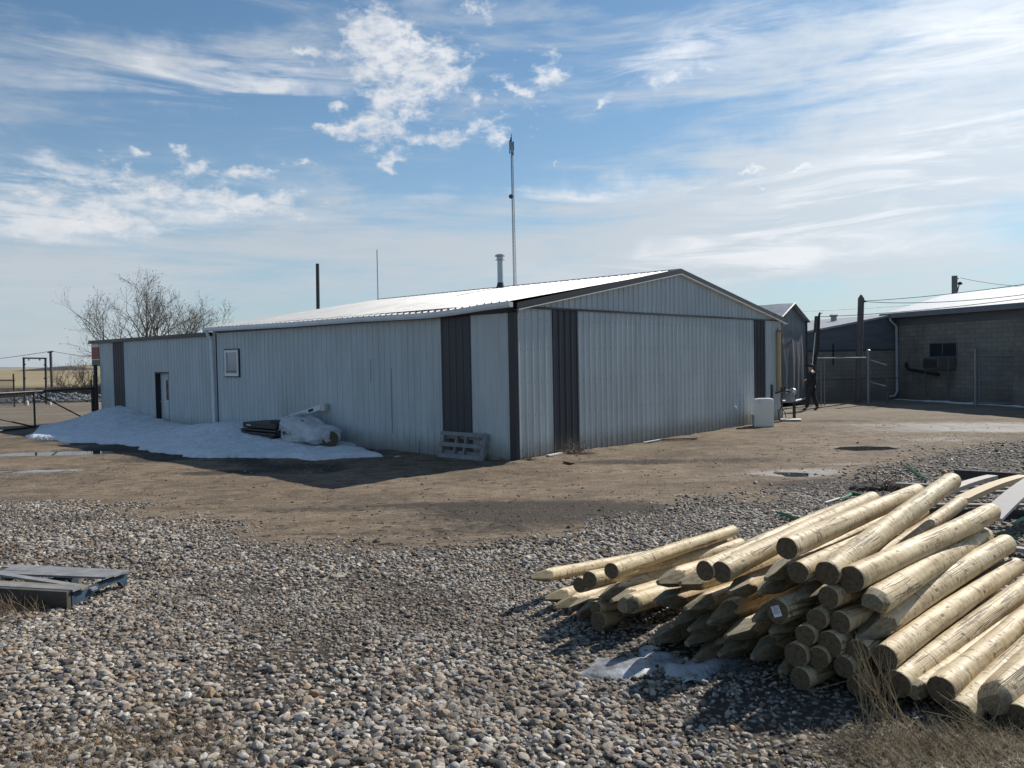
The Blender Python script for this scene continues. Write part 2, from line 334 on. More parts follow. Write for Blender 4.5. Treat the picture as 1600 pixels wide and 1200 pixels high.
# ------------------------------------------------------------------ gravel (geometry nodes, nobody could count it)
def scatter():
    P=[];S=[];Rr=[];D=[];K=[]
    def put(n_,xr,yr,test,smin,smax,dense=1):
        X=rng.uniform(*xr,n_); Y=rng.uniform(*yr,n_)
        for x,y in zip(X,Y):
            if not test(x,y): continue
            s=(smin+(smax-smin)*rng.beta(1.0,3.3))*(1.+.34*max(-.7,min(.8,vnoise(x,y,.55,61)*1.6+vnoise(x,y,2.1,63)*.5)))
            fl=rng.uniform(.45,.8); z=zground(x,y)+s*fl*rng.uniform(-.15,.32)
            P.append((x,y,z)); S.append((s*rng.uniform(.95,1.35),s*rng.uniform(.7,1.0),s*fl))
            Rr.append((rng.normal(0,.28),rng.normal(0,.28),rng.uniform(0,6.28))); D.append(rng.uniform()); K.append(int(rng.integers(0,8)))
    def edge(x,y,w=.5): return y<gravel_edge(x)+(vnoise(x,y,.9,3)*.55+vnoise(x,y,2.7,9)*.3)*1.5+rng.normal(0,w)
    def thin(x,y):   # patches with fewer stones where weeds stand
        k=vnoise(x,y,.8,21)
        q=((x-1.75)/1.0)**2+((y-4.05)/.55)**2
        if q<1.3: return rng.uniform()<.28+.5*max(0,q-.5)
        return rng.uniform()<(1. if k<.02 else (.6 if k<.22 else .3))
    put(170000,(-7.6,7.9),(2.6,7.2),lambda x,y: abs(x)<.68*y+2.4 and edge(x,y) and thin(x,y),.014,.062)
    put(108000,(-11,12),(7.2,13.5),lambda x,y: abs(x)<.68*y+2.4 and edge(x,y,.35),.022,.072)
    put(9000,(4,17),(13.5,20),lambda x,y: abs(x)<.68*y+1.5 and edge(x,y,.6),.04,.10)
    put(62000,(-11,16),(7.5,22),lambda x,y: y>gravel_edge(x) and rng.uniform()<math.exp(-(y-gravel_edge(x))/1.5)*.75+.14,.007,.034)
    return P,S,Rr,D,K
P_,S_,R_,D_,K_=scatter()
gme=bpy.data.meshes.new('gravel'); gme.from_pydata(P_,[],[])
def fatt(nm,typ,vals,key='value'):
    a=gme.attributes.new(nm,typ,'POINT'); a.data.foreach_set(key,np.array(vals).ravel())
fatt('sv','FLOAT_VECTOR',np.array(S_,dtype=np.float32),'vector'); fatt('rv','FLOAT_VECTOR',np.array(R_,dtype=np.float32),'vector'); fatt('rnd','FLOAT',np.array(D_,dtype=np.float32)); fatt('vi','INT',np.array(K_,dtype=np.int32))
def stonemat(n):
    a=n.attr('rnd','Fac','INSTANCER'); c=n.coord('Object')
    col=n.ramp(a,[(0,(.022,.021,.022)),(.16,(.085,.08,.078)),(.22,(.38,.335,.27)),(.32,(.17,.125,.085)),(.44,(.50,.43,.34)),(.54,(.22,.20,.18)),(.60,(.38,.26,.18)),(.66,(.28,.26,.24)),(.76,(.66,.59,.49)),(.83,(.40,.24,.11)),(.90,(.12,.125,.14)),(1,(.74,.70,.64))])
    n1=n.noise(c,3.,5,.6); n2=n.noise(c,14.,4,.7)
    col=n.mix(n.sm(n1,.35,.75),col,n.mix(.45,col,(.09,.075,.06))); col=n.mix(n.m('MULTIPLY',n.sm(n2,.55,.7),.35),col,(.45,.42,.38))
    gp_=n.n('ShaderNodeNewGeometry').outputs['Position']; pt_=n.noise(gp_,1.1,5,.65)
    col=n.mix(n.m('MULTIPLY',n.sm(pt_,.46,.66),.62),col,(.11,.08,.055))
    return {'Base Color':col,'Roughness':n.m('ADD',.5,n.m('MULTIPLY',n1,.35)),'Normal':n.bump(n2,.35,.06),'Specular IOR Level':.4}
SM=material('stone',stonemat); gme.materials.append(SM)
ogr=bpy.data.objects.new('gravel',gme); COL.objects.link(ogr); tag(ogr,'loose rounded river stones spread over the near yard','gravel',None,'stuff')
ng=bpy.data.node_groups.new('stones','GeometryNodeTree'); ng.interface.new_socket('Geometry',in_out='INPUT',socket_type='NodeSocketGeometry'); ng.interface.new_socket('Geometry',in_out='OUTPUT',socket_type='NodeSocketGeometry')
k=NT(ng); gi=ng.nodes.new('NodeGroupInput'); go=ng.nodes.new('NodeGroupOutput'); L=ng.links.new
g2i=k.n('GeometryNodeGeometryToInstance')
for i in range(8):
    ico=k.n('GeometryNodeMeshIcoSphere',{'Radius':.5,'Subdivisions':3})
    pos=k.n('GeometryNodeInputPosition'); off=k.n('ShaderNodeVectorMath',{0:pos.outputs[0],1:(i*3.7,i*1.9,-i*2.3)},operation='ADD')
    nz=k.n('ShaderNodeTexNoise',{'Vector':off.outputs[0],'Scale':1.5,'Detail':1.5,'Roughness':.5})
    sb=k.n('ShaderNodeVectorMath',{0:nz.outputs['Color'],1:(.5,.5,.5)},operation='SUBTRACT'); scl=k.n('ShaderNodeVectorMath',{0:sb.outputs[0],'Scale':.62},operation='SCALE')
    sp=k.n('GeometryNodeSetPosition',{'Geometry':ico.outputs[0],'Offset':scl.outputs[0]}); ss=k.n('GeometryNodeSetShadeSmooth',{'Geometry':sp.outputs[0]})
    mt=k.n('GeometryNodeSetMaterial',{'Geometry':ss.outputs[0],'Material':SM}); L(mt.outputs[0],g2i.inputs[0])
def na(nm,dt): return k.n('GeometryNodeInputNamedAttribute',{'Name':nm},data_type=dt).outputs[0]
e2r=k.n('FunctionNodeEulerToRotation',{0:na('rv','FLOAT_VECTOR')})
iop=k.n('GeometryNodeInstanceOnPoints',{'Instance':g2i.outputs[0],'Pick Instance':True,'Instance Index':na('vi','INT'),'Rotation':e2r.outputs[0],'Scale':na('sv','FLOAT_VECTOR')})
L(gi.outputs[0],iop.inputs['Points']); L(iop.outputs[0],go.inputs[0])
md=ogr.modifiers.new('stones','NODES'); md.node_group=ng
# ------------------------------------------------------------------ materials
def sheetmat(name,col,rough=.5,var=.13,dirt=.7,fade=(.33,.30,.26),streak=True):
    def f(n):
        c=n.coord(); z=n.n('ShaderNodeSeparateXYZ',{0:c}).outputs[2]
        a=n.noise(n.map(c,(1,1,.25)),1.6,5,.6); st=n.noise(n.map(c,(9,9,.5)),1.5,5,.65)
        k=n.m('ADD',n.m('MULTIPLY',a,.6),n.m('MULTIPLY',st,.4))
        cc=n.ramp(k,[(.32,tuple(x*(1-var*1.5) for x in col)),(.68,tuple(min(1,x*(1+var)) for x in col))])
        # splashed mud along the foot of the sheets
        h=n.m('ADD',z,n.m('MULTIPLY',n.m('SUBTRACT',n.noise(n.map(c,(3,3,1)),2.,5,.7),.5),.5))
        cc=n.mix(n.m('MULTIPLY',n.sm(h,.62,.0),dirt),cc,(.19,.165,.135))
        cc=n.mix(n.m('MULTIPLY',n.sm(st,.64,.82),.14),cc,fade)
        # screw heads in rows
        oc=n.noise(n.map(c,(1.2,1.2,.5)),.9,2,.5)
        return {'Base Color':cc,'Roughness':n.m('ADD',rough-.1,n.m('MULTIPLY',a,.25)),'Normal':n.bump(oc,.6,.03,n.bump(n.noise(c,40,3),.06,.002))}
    return material(name,f,col,rough)
M_light=sheetmat('pale_blue_grey_sheet',(.50,.55,.565)); M_dark=sheetmat('charcoal_sheet',(.05,.051,.062),.45,fade=(.13,.12,.12))
M_trim=weathered('black_trim',(.035,.036,.042),.45,var=.2); M_white=weathered('white_painted_metal',(.74,.77,.80),.4,var=.1)
M_roof=material('galvanised_roof',lambda n:{'Base Color':n.ramp(n.noise(n.map(n.coord(),(.6,4,1)),1.,5,.6),[(.35,(.40,.40,.39)),(.65,(.56,.555,.55))]),'Roughness':n.m('ADD',.42,n.m('MULTIPLY',n.noise(n.coord(),3.,4),.25)),'Metallic':.35,'Normal':n.bump(n.noise(n.coord(),1.5,3),.35,.03)},(.7,.7,.7),.4)
M_glass=material('window_glass',None,(.26,.31,.34),.12,0,.8)
M_door=weathered('door_white',(.62,.63,.66),.5,var=.08); M_black=weathered('black_steel',(.02,.02,.022),.5,.0,var=.3)
M_galv=weathered('galvanised_pipe',(.42,.44,.46),.32,.75,var=.15)
M_concrete=weathered('concrete',(.3,.29,.27),.85)
def corr(b,f,a0,a1,p=.2286,h=.02,ph=0.,rib=.012,top=.02,subdiv=1):
    pts=[(a0,0.)]; x=a0+ph
    while x<a1-1e-3:
        for da,o in ((0,0),(rib,h),(rib+top,h),(2*rib+top,0)):
            if a0<x+da<a1: pts.append((x+da,o))
        for da in (p*.42,p*.68):   # shallow stiffeners
            for e,o in ((-.006,0),(0,.004),(.006,0)):
                if a0<x+da+e<a1: pts.append((x+da+e,o))
        x+=p
    pts.append((a1,0.)); n_=len(pts)
    vs=[f(a,o,e) for e in [i/subdiv for i in range(subdiv+1)] for a,o in pts]
    b.add(vs,[(j*n_+i,j*n_+i+1,(j+1)*n_+i+1,(j+1)*n_+i) for j in range(subdiv) for i in range(n_-1)])
L1=13.4; L2=22.8; WG=13.93; HR=3.437
shed=empty('metal_building',A0,'long pale blue grey metal sided shed with charcoal stripes and a bright white gable roof','building',None,YAW)
def gtop(u): return 3.40+(4.60-3.40)*(1-abs(u-WG/2)/(WG/2))
# gable end
def gw(a0,a1,zb,zt,out=0.): return lambda a,o,e: B(a,-.001-out-o,zb+((zt(a) if callable(zt) else zt)-zb)*e)
b=MB()
for a0,a1 in ((.07,1.27),(2.24,11.75),(12.62,WG)): corr(b,gw(a0,a1,-.25,HR-.02),a0,a1,ph=.03,h=.031)
b.build('gable_wall',M_light,shed)
for a0,a1 in ((1.27,2.24),(11.75,12.62)):
    b=MB(); corr(b,gw(a0,a1,-.25,HR-.02),a0,a1,ph=.03,h=.031); b.build('gable_stripe',M_dark,shed,label='charcoal vertical stripe panels on the gable end')
b=MB(); corr(b,gw(.25,WG/2,HR+.02,gtop,.006),.25,WG/2,ph=.08,h=.031); corr(b,gw(WG/2,WG-.25,HR+.02,gtop,.006),WG/2,WG-.25,ph=.02,h=.031); b.build('gable_peak',M_light,shed)
b=MB(); b.fr(B(.22,-.05,HR-.03),U*(WG-.5),W_*.045,ZZ*.045); b.build('gable_rail',M_trim,shed)
# screws as small studs in rows
b=MB()
for zr in (.25,1.0,1.75,2.5,3.15):
    a=.1+.075
    while a<WG-.1:
        b.fr(B(a,-.010,zr+random.uniform(-.01,.01)),U*.014,W_*.012,ZZ*.014); a+=.2286
tag(b.build('screw_row',M_trim,shed),kind='stuff')
# corner trims
b=MB(); b.fr(B(-.012,-.014,-.25),U*.09,W_*.012,ZZ*3.6); b.fr(B(-.014,-.0165,-.25),U*.012,W_*.20,ZZ*3.6); b.build('corner_trim',M_trim,shed)
b=MB(); b.fr(B(WG-.08,-.016,-.25),U*.095,W_*.012,ZZ*3.6); b.build('corner_trim',M_trim,shed)
b=MB(); b.fr(B(.079,-.034,-.25),U*.05,W_*.03,ZZ*3.58); b.build('corner_flashing',M_light,shed)
# side wall
def sw(zb,zt): return lambda a,o,e: B(-.001-o*1.0,a,zb+((zt(a) if callable(zt) else zt)-zb)*e)
ev=[-.1,.65,1.5,2.2,3,5.3,8.3,13.5]; ez=[3.545,3.52,3.462,3.43,3.425,3.455,3.45,3.50]
eave=lambda v: float(np.interp(v,ev,ez))
b=MB(); corr(b,sw(-.25,3.36),.18,1.35,ph=.05,h=.019); corr(b,sw(-.25,3.36),2.37,L1,ph=.06,h=.019); b.build('side_wall',M_light,shed)
b=MB(); corr(b,sw(-.25,3.36),1.35,2.37,ph=.04,h=.019); b.build('side_stripe',M_dark,shed,label='charcoal vertical stripe panels on the long side near the corner')
for v,za,zb in ((5.06,1.75,2.35),(4.22,.45,2.1),(3.2,.0,.32)): b=MB(); b.fr(B(-.019,v,za),U*.004,W_*.008,ZZ*(zb-za)); b.build('sheet_seam',M_trim,shed)
# annex wall with doorway
D0,D1,DT=16.69,17.72,2.0
b=MB(); corr(b,sw(-.25,3.24),L1,D0,ph=.05,h=.019); corr(b,sw(DT,3.24),D0,D1,ph=.05,h=.019); corr(b,sw(-.25,3.24),D1,20.43,ph=.09,h=.019); corr(b,sw(-.25,3.24),21.47,L2,ph=.05,h=.019); b.build('annex_wall',M_light,shed)
b=MB(); corr(b,sw(-.25,3.24),20.43,21.47,ph=.04,h=.019); b.build('annex_stripe',M_dark,shed,label='charcoal stripe panels on the low far end')
dp=.17
door=MB(); door.fr(B(dp,D0,-.1),U*.04,W_*(D1-D0),ZZ*(DT+.1)); door=door.build('door',M_door,shed)
b=MB(); b.fr(B(-.02,D1-.02,-.1),U*(dp+.02),W_*.04,ZZ*(DT+.1)); b.fr(B(-.02,D0-.03,-.1),U*(dp+.02),W_*.04,ZZ*(DT+.1)); b.fr(B(-.022,D0-.04,DT-.01),U*(dp+.02),W_*(D1-D0+.08),ZZ*.05); b.build('door_frame',M_black,door)
b=MB(); b.fr(B(dp-.012,D0+.30,1.02),U*.01,W_*.26,ZZ*.72); b.build('door_window',material('dark_pane',None,(.02,.025,.03),.1),door)
b=MB(); b.lathe(B(dp-.05,D1-.14,.95),[(.02,0),(.028,.02),(.02,.05)],10,-U); b.build('door_handle',M_galv,door)
# window
wy0,wy1,wz0,wz1=11.68,12.60,1.86,2.77
win=MB()
for o,v0,dv,z0,dz in ((.045,wy0,wy1-wy0,wz0,.035),(.045,wy0,wy1-wy0,wz1-.035,.035),(.044,wy0,.035,wz0+.035,wz1-wz0-.07),(.044,wy1-.035,.035,wz0+.035,wz1-wz0-.07)): win.fr(B(-o,v0,z0),U*o,W_*dv,ZZ*dz)
win=win.build('window',M_black,shed)
b=MB(); a0,a1,c0,c1=wy0+.037,wy1-.037,wz0+.037,wz1-.037
for v0,dv,z0,dz in ((a0,a1-a0,c0,.09),(a0,a1-a0,c1-.08,.08),(a0,.085,c0+.09,c1-c0-.17),(a1-.085,.085,c0+.09,c1-c0-.17)): b.fr(B(-.06,v0,z0),U*.059,W_*dv,ZZ*dz)
b.build('window_frame',M_white,win)
b=MB(); b.fr(B(-.026,a0+.085,c0+.09),U*.01,W_*(a1-a0-.17),ZZ*(c1-c0-.17)); b.build('pane',M_glass,win)
b=MB(); b.fr(B(-.036,a0+.085,c0+.14),U*.009,W_*(a1-a0-.17),ZZ*.025); b.build('sash_bar',M_trim,win)
# roof
b=MB()
corr(b,lambda a,o,e: B(-.22+(WG/2+.22)*e,a,eave(a)+(4.70-eave(a))*e+o),-.10,L1+.05,ph=.08,h=.028,rib=.018,top=.02,subdiv=3)
corr(b,lambda a,o,e: B(WG+.22-(WG/2+.22)*e,a,3.50+(4.70-3.50)*e+o),-.10,L1+.05,ph=.08,h=.028,rib=.018,top=.02)
roof=b.build('roof',M_roof,shed,30)
b=MB(); b.prism([B(WG/2-.16,3.0,4.70),B(WG/2,3.0,4.745),B(WG/2+.16,3.0,4.70)],W_*(L1-3.0)); b.prism([B(WG/2-.16,-.1,4.70),B(WG/2,-.1,4.745),B(WG/2+.16,-.1,4.70)],W_*3.095); b.build('ridge_cap',M_trim,roof)
b=MB()
for s_ in (0,1):
    e0=(-.04 if not s_ else WG+.2); z0=3.51 if not s_ else 3.47
    P0=B(e0,-.13,z0); P1=B(WG/2,-.13,4.735)
    b.add([P0,P1,P1-ZZ*.135,P0-ZZ*.135,P0+W_*.12,P1+W_*.12,P1-ZZ*.135+W_*.12,P0-ZZ*.135+W_*.12],[(0,1,2,3),(7,6,5,4),(0,4,5,1),(1,5,6,2),(2,6,7,3),(3,7,4,0)])
b.build('rake_trim',M_trim,shed)
b=MB()
for s_ in (0,1):
    e0=(-.0 if not s_ else WG+.2); z0=3.51 if not s_ else 3.47
    P0=B(e0,-.135,z0-.137); P1=B(WG/2,-.135,4.735-.137)
    b.add([P0,P1,P1-ZZ*.022,P0-ZZ*.022,P0+W_*.11,P1+W_*.11,P1-ZZ*.022+W_*.11,P0-ZZ*.022+W_*.11],[(0,1,2,3),(7,6,5,4),(0,4,5,1),(1,5,6,2),(2,6,7,3),(3,7,4,0)])
b.build('drip_edge',material('drip_white',None,(.8,.78,.74),.4),shed)
b=MB(); vv=[-.12]+list(np.linspace(.2,L1+.12,26)); prof=[(-.17,0),(-.27,.0),(-.30,.05),(-.30,.125),(-.28,.125),(-.17,.10)]
rows=[[B(pu,v,eave(v)-.135+pz) for pu,pz in prof] for v in vv]; m_=len(prof)
b.add([p for r_ in rows for p in r_],[(i*m_+j,i*m_+(j+1)%m_,(i+1)*m_+(j+1)%m_,(i+1)*m_+j) for i in range(len(vv)-1) for j in range(m_)]+[tuple(range(m_)),tuple((len(vv)-1)*m_+j for j in range(m_))])
b.build('gutter',M_white,shed)
b=MB(); rows=[[B(-.002,v,3.30),B(-.165,v,eave(v)-.145),B(-.165,v,eave(v)-.01),B(-.002,v,3.52)] for v in vv[:-1]]; b.add([p for r_ in rows for p in r_],[(i*4+j,i*4+j+1,(i+1)*4+j+1,(i+1)*4+j) for i in range(len(rows)-1) for j in range(3)]); b.build('soffit',M_trim,shed)
b=MB(); dv=L1-.06; b.tube([B(-.22,dv,3.36),B(-.20,dv,3.25),B(-.09,dv,3.12),B(-.085,dv-.03,2.),B(-.09,dv-.06,.02)],.052,8); b.build('downspout',M_white,shed,40)
b=MB(); b.fr(B(-.02,dv-.2,-.2),U*.018,W_*.045,ZZ*3.5); b.build('joint_trim',M_trim,shed)
# annex roof, fascia, back walls
b=MB(); b.fr(B(-.10,L1+.02,3.225),U*.10,W_*(23.68-L1-.02),ZZ*.13); b.fr(B(0,23.58,3.225),U*12.5,W_*.10,ZZ*.13); b.build('annex_fascia',M_trim,shed)
b=MB(); b.fr(B(.002,L1+.06,3.24),U*12.5,W_*(23.57-L1-.06),ZZ*.09); b.build('annex_roof',weathered('flat_roof',(.2,.2,.2),.9),shed)
b=MB(); corr(b,lambda a,o,e: B(WG+o,a,-.25+3.72*e),0,L1,h=.02); corr(b,lambda a,o,e: B(a,L1-.01+o,3.25+(gtop(a)-3.25)*e),0,WG/2,h=.02); corr(b,lambda a,o,e: B(a,L1-.01+o,3.25+(gtop(a)-3.25)*e),WG/2,WG,h=.02); corr(b,lambda a,o,e: B(12.5+o,a,-.25+3.5*e),L1,L2,h=.02); corr(b,lambda a,o,e: B(a,L2+.002+o,-.25+3.48*e),0,12.5,h=.02); corr(b,lambda a,o,e: B(a,L1-.02+o,-.25+3.48*e),12.4,WG,h=.02)
b.build('rear_wall',M_light,shed)
b=MB(); SB=[(2.30,2.55,'sign_green',(.03,.12,.06)),(2.55,2.585,'sign_white',(.6,.6,.6)),(2.585,3.08,'sign_red',(.23,.025,.022)),(3.08,3.223,'sign_pale',(.6,.6,.62))]
sg=MB(); mats=[]
for i,(z0,z1,nm,c_) in enumerate(SB):
    sg.cur=i; sg.fr(B(0,L2+.07,z0),U*12.4,W_*.77,ZZ*(z1-z0)); mats.append(material(nm,None,c_,.5))
sg.build('sign_box',mats,shed,label='red sign fascia with white lines and a green base under the roof end')
# ------------------------------------------------------------------ roof furniture (fixed to the shed)
def chimney():
    P=onp(781,452,B(0,4.6,0),W_); r_=.115
    u_=(P-A0).dot(U)
    # vent base sits on the near slope just below the ridge
    u_=WG/2-.35; v_=None
    best=None
    for i in range(1300):
        v=i*.01; Q=B(u_,v,4.64); d=Q-CP; px=800+F*d.dot(_r)/d.dot(_fw)
        if best is None or abs(px-782)<best[0]: best=(abs(px-782),v)
    v=best[1]; Q=B(u_,v,4.62); return Q
Q=chimney(); sc_=(Q-CP).dot(_fw)/F
H=56*sc_
vent=empty('roof_vent',Q,'round grey metal flue with a flat cap standing on the shed roof','chimney')
b=MB(); b.lathe(Q-ZZ*.1,[(4.6*sc_,.0),(4.6*sc_,.1),(4.3*sc_,H*.86),(4.3*sc_,H*.9)],20); b.build('flue_pipe',M_galv,vent,40)
b=MB(); b.lathe(Q-ZZ*.1,[(8*sc_,0),(8*sc_,.1),(5.4*sc_,.1+6*sc_),(4.8*sc_,.1+10*sc_)],20); b.build('flashing',M_trim,vent,40)
b=MB(); b.lathe(Q+ZZ*(H*.80),[(7.3*sc_,0),(7.5*sc_,.6*sc_),(5.2*sc_,1.2*sc_),(5.2*sc_,5*sc_),(8*sc_,5.5*sc_),(7.6*sc_,8*sc_),(4*sc_,9.5*sc_),(.3*sc_,10*sc_)],20); b.build('cap',M_galv,vent,40)
def pole_obj(name,px0,py0,px1,py1,Y,rad,mat,label,cat,base=0.,n=8):
    T=at(px0,py0,Y); Bt=at(px1,py1,Y); d=(Bt-T); 
    E_=T+d*((base-T.z)/d.z)
    b=MB(); b.tube([E_,E_+(T-E_)*.5,T],[rad,rad,rad*.92],n)
    return recenter(b.build(name,mat,None,40,label,cat))
pole_obj('steel_pipe',496,412,497,484,36,.085,M_trim,'thick dark steel pipe rising behind the shed roof between tree and thin mast','pipe')
pole_obj('antenna_mast',589,390,590.6,467,42,.03,M_galv,'thin bare antenna mast behind the left part of the shed roof','antenna')
# ------------------------------------------------------------------ lattice radio tower
Yt=120.; T0=at(799.3,222,Yt); Tb=at(804.4,449,Yt); ax=(T0-Tb).normalized(); base=Tb-ax*((Tb.z)/ax.z); HT=(T0-base).length
tower=empty('radio_tower',base,'tall slender lattice radio tower with antennas far behind the shed','tower')
M_tw=weathered('tower_steel',(.10,.10,.115),.6,.3,var=.2)
ring=[]; legs=[[],[],[]]; lat=MB(); nseg=70
def tp(k,i):
    f=i/nseg; r_=.30*(1-f)+.16*f; a=R(20+120*k); return base+ax*HT*f+V(math.cos(a)*r_,math.sin(a)*r_,0)
for kk in range(3):
    b=MB(); b.tube([tp(kk,i) for i in range(0,nseg+1,5)],.035,5); b.build('leg',M_tw,tower,40)
for i in range(nseg):
    for kk in range(3):
        lat.tube([tp(kk,i),tp((kk+1)%3,i+1)],.016,3,False); lat.tube([tp(kk,i),tp((kk+1)%3,i)],.016,3,False)
lat.build('bracing',M_tw,tower)
b=MB(); b.lathe(at(800.5,308,Yt)+V(-.2,-.5,0),[(.05,.35),(.28,.3),(.33,.0),(.30,-.02)],18,(0,1,0)); b.build('dish',M_tw,tower,40)
b=MB(); tx=T0
for dx,z0,z1,w_ in ((-.26,-1.2,.2,.18),(.22,-1.3,.0,.24),(.0,-.6,1.1,.10),(-.1,.0,.6,.2),(-.3,-1.7,-1.3,.16),(.18,-2.0,-1.4,.2)): b.fr(tx+V(dx-w_/2,-.3,z0),V(w_,0,0),V(0,.2,0),V(0,0,z1-z0))
b.tube([tx+V(0,0,-2),tx+V(0,0,1.2)],.05,6); b.build('antenna_panel',M_tw,tower)
# ------------------------------------------------------------------ fabric covered garage
O=V(11.22,33.93,0); fu=U; fv=W_; wF=3.05; LF=7.5; hE=3.72; hA=4.40
def FB(u,v,z): return O+fu*u+fv*v+ZZ*z
M_fab=material('grey_fabric',lambda n:{'Base Color':n.ramp(n.noise(n.map(n.coord(),(1,1,.3)),2.,5,.6),[(.3,(.15,.155,.17)),(.7,(.19,.195,.21))]),'Normal':n.bump(n.noise(n.map(n.coord(),(2.2,2.2,.25)),1.5,3,.5,.6),.7,.10)},(.08,.08,.09),.55)
M_fabr=material('pale_grey_fabric',lambda n:{'Base Color':n.ramp(n.noise(n.coord(),1.5,4),[(.3,(.30,.32,.34)),(.7,(.40,.42,.44))]),'Normal':n.bump(n.noise(n.coord(),2.,3),.5,.05)},(.3,.3,.3),.6)
fg=empty('fabric_garage',O,'grey fabric covered portable garage with a peaked roof beside the shed','garage tent')
def cloth(f,nu,nv,b):
    k0=len(b.v); b.add([f(i/nu,j/nv) for j in range(nv+1) for i in range(nu+1)],[(j*(nu+1)+i,j*(nu+1)+i+1,(j+1)*(nu+1)+i+1,(j+1)*(nu+1)+i) for j in range(nv) for i in range(nu)])
zt=lambda s:hE+(hA-hE)*(1-abs(s-.5)*2)
b=MB()
def fwall(s,t_):
    z=.22+(zt(s)-.22)*t_; k_=math.sin(math.pi*min(1,max(0,z/hE)))
    o=.10*k_*math.sin(s*math.pi)+.02*math.sin(s*31+z*.7+2*vnoise(s*3,z*.4,1))*(1-t_)*min(1,t_*4+.3)
    if z>hE-.1: o-=.03
    return FB(s*wF+.05*math.sin(z*2.2)*(.5-s),-o,z)
cloth(fwall,40,26,b); b.build('front_sheet',M_fab,fg,180)
b=MB(); cloth(lambda s,t_:FB(-.12-.06*s*0+(wF/2+.12)*s,-.12+(LF+.12)*t_,hE-.06+(hA-hE+.12)*s+.02*math.sin(t_*18)),6,20,b); cloth(lambda s,t_:FB(wF+.12-(wF/2+.12)*s,-.12+(LF+.12)*t_,hE-.06+(hA-hE+.12)*s),6,20,b); b.build('roof_sheet',M_fabr,fg,180)
b=MB(); cloth(lambda s,t_:FB(.0-.03*math.sin(s*20),LF*s,.1+(hE-.1)*t_),20,6,b); cloth(lambda s,t_:FB(wF+.02*math.sin(s*20),LF*s,.1+(hE-.1)*t_),20,6,b); cloth(lambda s,t_:FB(s*wF,LF,.1+(zt(s)-.1)*t_),8,4,b); b.build('side_sheet',M_fab,fg,180)
b=MB(); b.tube([FB(-.05,-.08,.28),FB(wF*.5,-.10,.20),FB(wF+.02,-.07,.27)],.055,8); b.build('hem_tube',weathered('pale_hem',(.5,.52,.55),.5),fg,60)
for uu in (.0,wF): b=MB(); b.tube([FB(uu,-.02,0),FB(uu,-.02,hE)],.05,8); b.build('post',M_trim,fg,60)
b=MB(); b.tube([FB(-.1,-.13,hE-.03),FB(wF/2,-.13,hA+.06),FB(wF+.12,-.13,hE-.03)],.04,6); b.build('roof_hem',M_fabr,fg,60)
b=MB(); b.add([FB(wF*.62,-.2,hA-.30),FB(wF*.68,-.22,hA-.36),FB(wF*.90,-.20,hE+.12),FB(wF*.86,-.17,hE+.10)],[(0,1,2,3)]); b.build('fabric_fold',M_fabr,fg)
# ------------------------------------------------------------------ block building on the right
C1=V(18.72,39.5,0); e1=V(.252,-.968,0).normalized(); e2=V(.968,.252,0).normalized()
def CB(s,t_,z): return C1+e1*s+e2*t_+ZZ*z
def blockmat(n):
    c=n.coord(); s=n.n('ShaderNodeSeparateXYZ',{0:c}).outputs
    uv=n.n('ShaderNodeCombineXYZ',{0:n.m('ADD',s[0],s[1]),1:s[2]}).outputs[0]
    br=n.n('ShaderNodeTexBrick',{'Vector':uv,'Color1':(.215,.205,.175,1),'Color2':(.27,.255,.22,1),'Mortar':(.16,.155,.14,1),'Scale':1.,'Mortar Size':.012,'Brick Width':.4,'Row Height':.2,'Mortar Smooth':.3})
    a=n.noise(n.map(c,(1,1,.5)),.8,6,.6)
    col=n.mix(n.m('MULTIPLY',n.sm(a,.45,.7),.55),br.outputs[0],(.085,.082,.08))
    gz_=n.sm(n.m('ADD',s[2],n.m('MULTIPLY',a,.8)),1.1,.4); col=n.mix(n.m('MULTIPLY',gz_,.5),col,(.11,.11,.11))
    return {'Base Color':col,'Normal':n.bump(br.outputs[1],.6,-.01)}
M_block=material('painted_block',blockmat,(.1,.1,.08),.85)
M_slate=weathered('slate_band',(.135,.14,.155),.7,var=.2,stretch=(.4,.4,2))
M_fas=weathered('grey_fascia',(.16,.165,.18),.5); M_wroof=weathered('white_roof',(.86,.86,.84),.45,.0,var=.08)
blk=empty('block_building',C1,'dark olive block building with a white metal roof behind the open gate','building')
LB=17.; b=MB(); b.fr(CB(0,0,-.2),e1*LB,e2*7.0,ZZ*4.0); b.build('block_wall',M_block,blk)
b=MB(); b.prism([CB(.0,.01,3.8),CB(.0,6.99,3.8),CB(.0,3.5,4.95)],e1*LB); b.build('gable_infill',M_slate,blk)
b=MB(); b.fr(CB(.02,-.012,3.52),e1*(LB-.04),e2*.011,ZZ*.42); b.build('dark_band',M_slate,blk)
b=MB(); b.fr(CB(2.2,-.03,3.90),e1*(LB-2.2),e2*.02,ZZ*.11); b.build('weathered_board',weathered('brown_board',(.14,.10,.08),.8,stretch=(1,1,6)),blk)
b=MB()
for sg_ in (0,1):
    f=lambda a,o,e,sg_=sg_: CB(a,(-.42+3.92*e) if not sg_ else 7.42-3.92*e,4.10+1.02*e+o)
    corr(b,f,-.35,LB,p=.3,h=.014,rib=.02,top=.03)
rf=b.build('roof',M_wroof,blk)
b=MB(); b.fr(CB(-.36,-.47,3.99),e1*(LB+.3),e2*.05,ZZ*.15); b.fr(CB(-.36,-.42,3.95),e1*(LB+.3),e2*.38,ZZ*.03); b.build('fascia',M_fas,blk)
b=MB(); b.fr(CB(-.34,-.55,3.90),e1*(LB+.3),e2*.075,ZZ*.11); b.build('gutter',M_fas,blk)
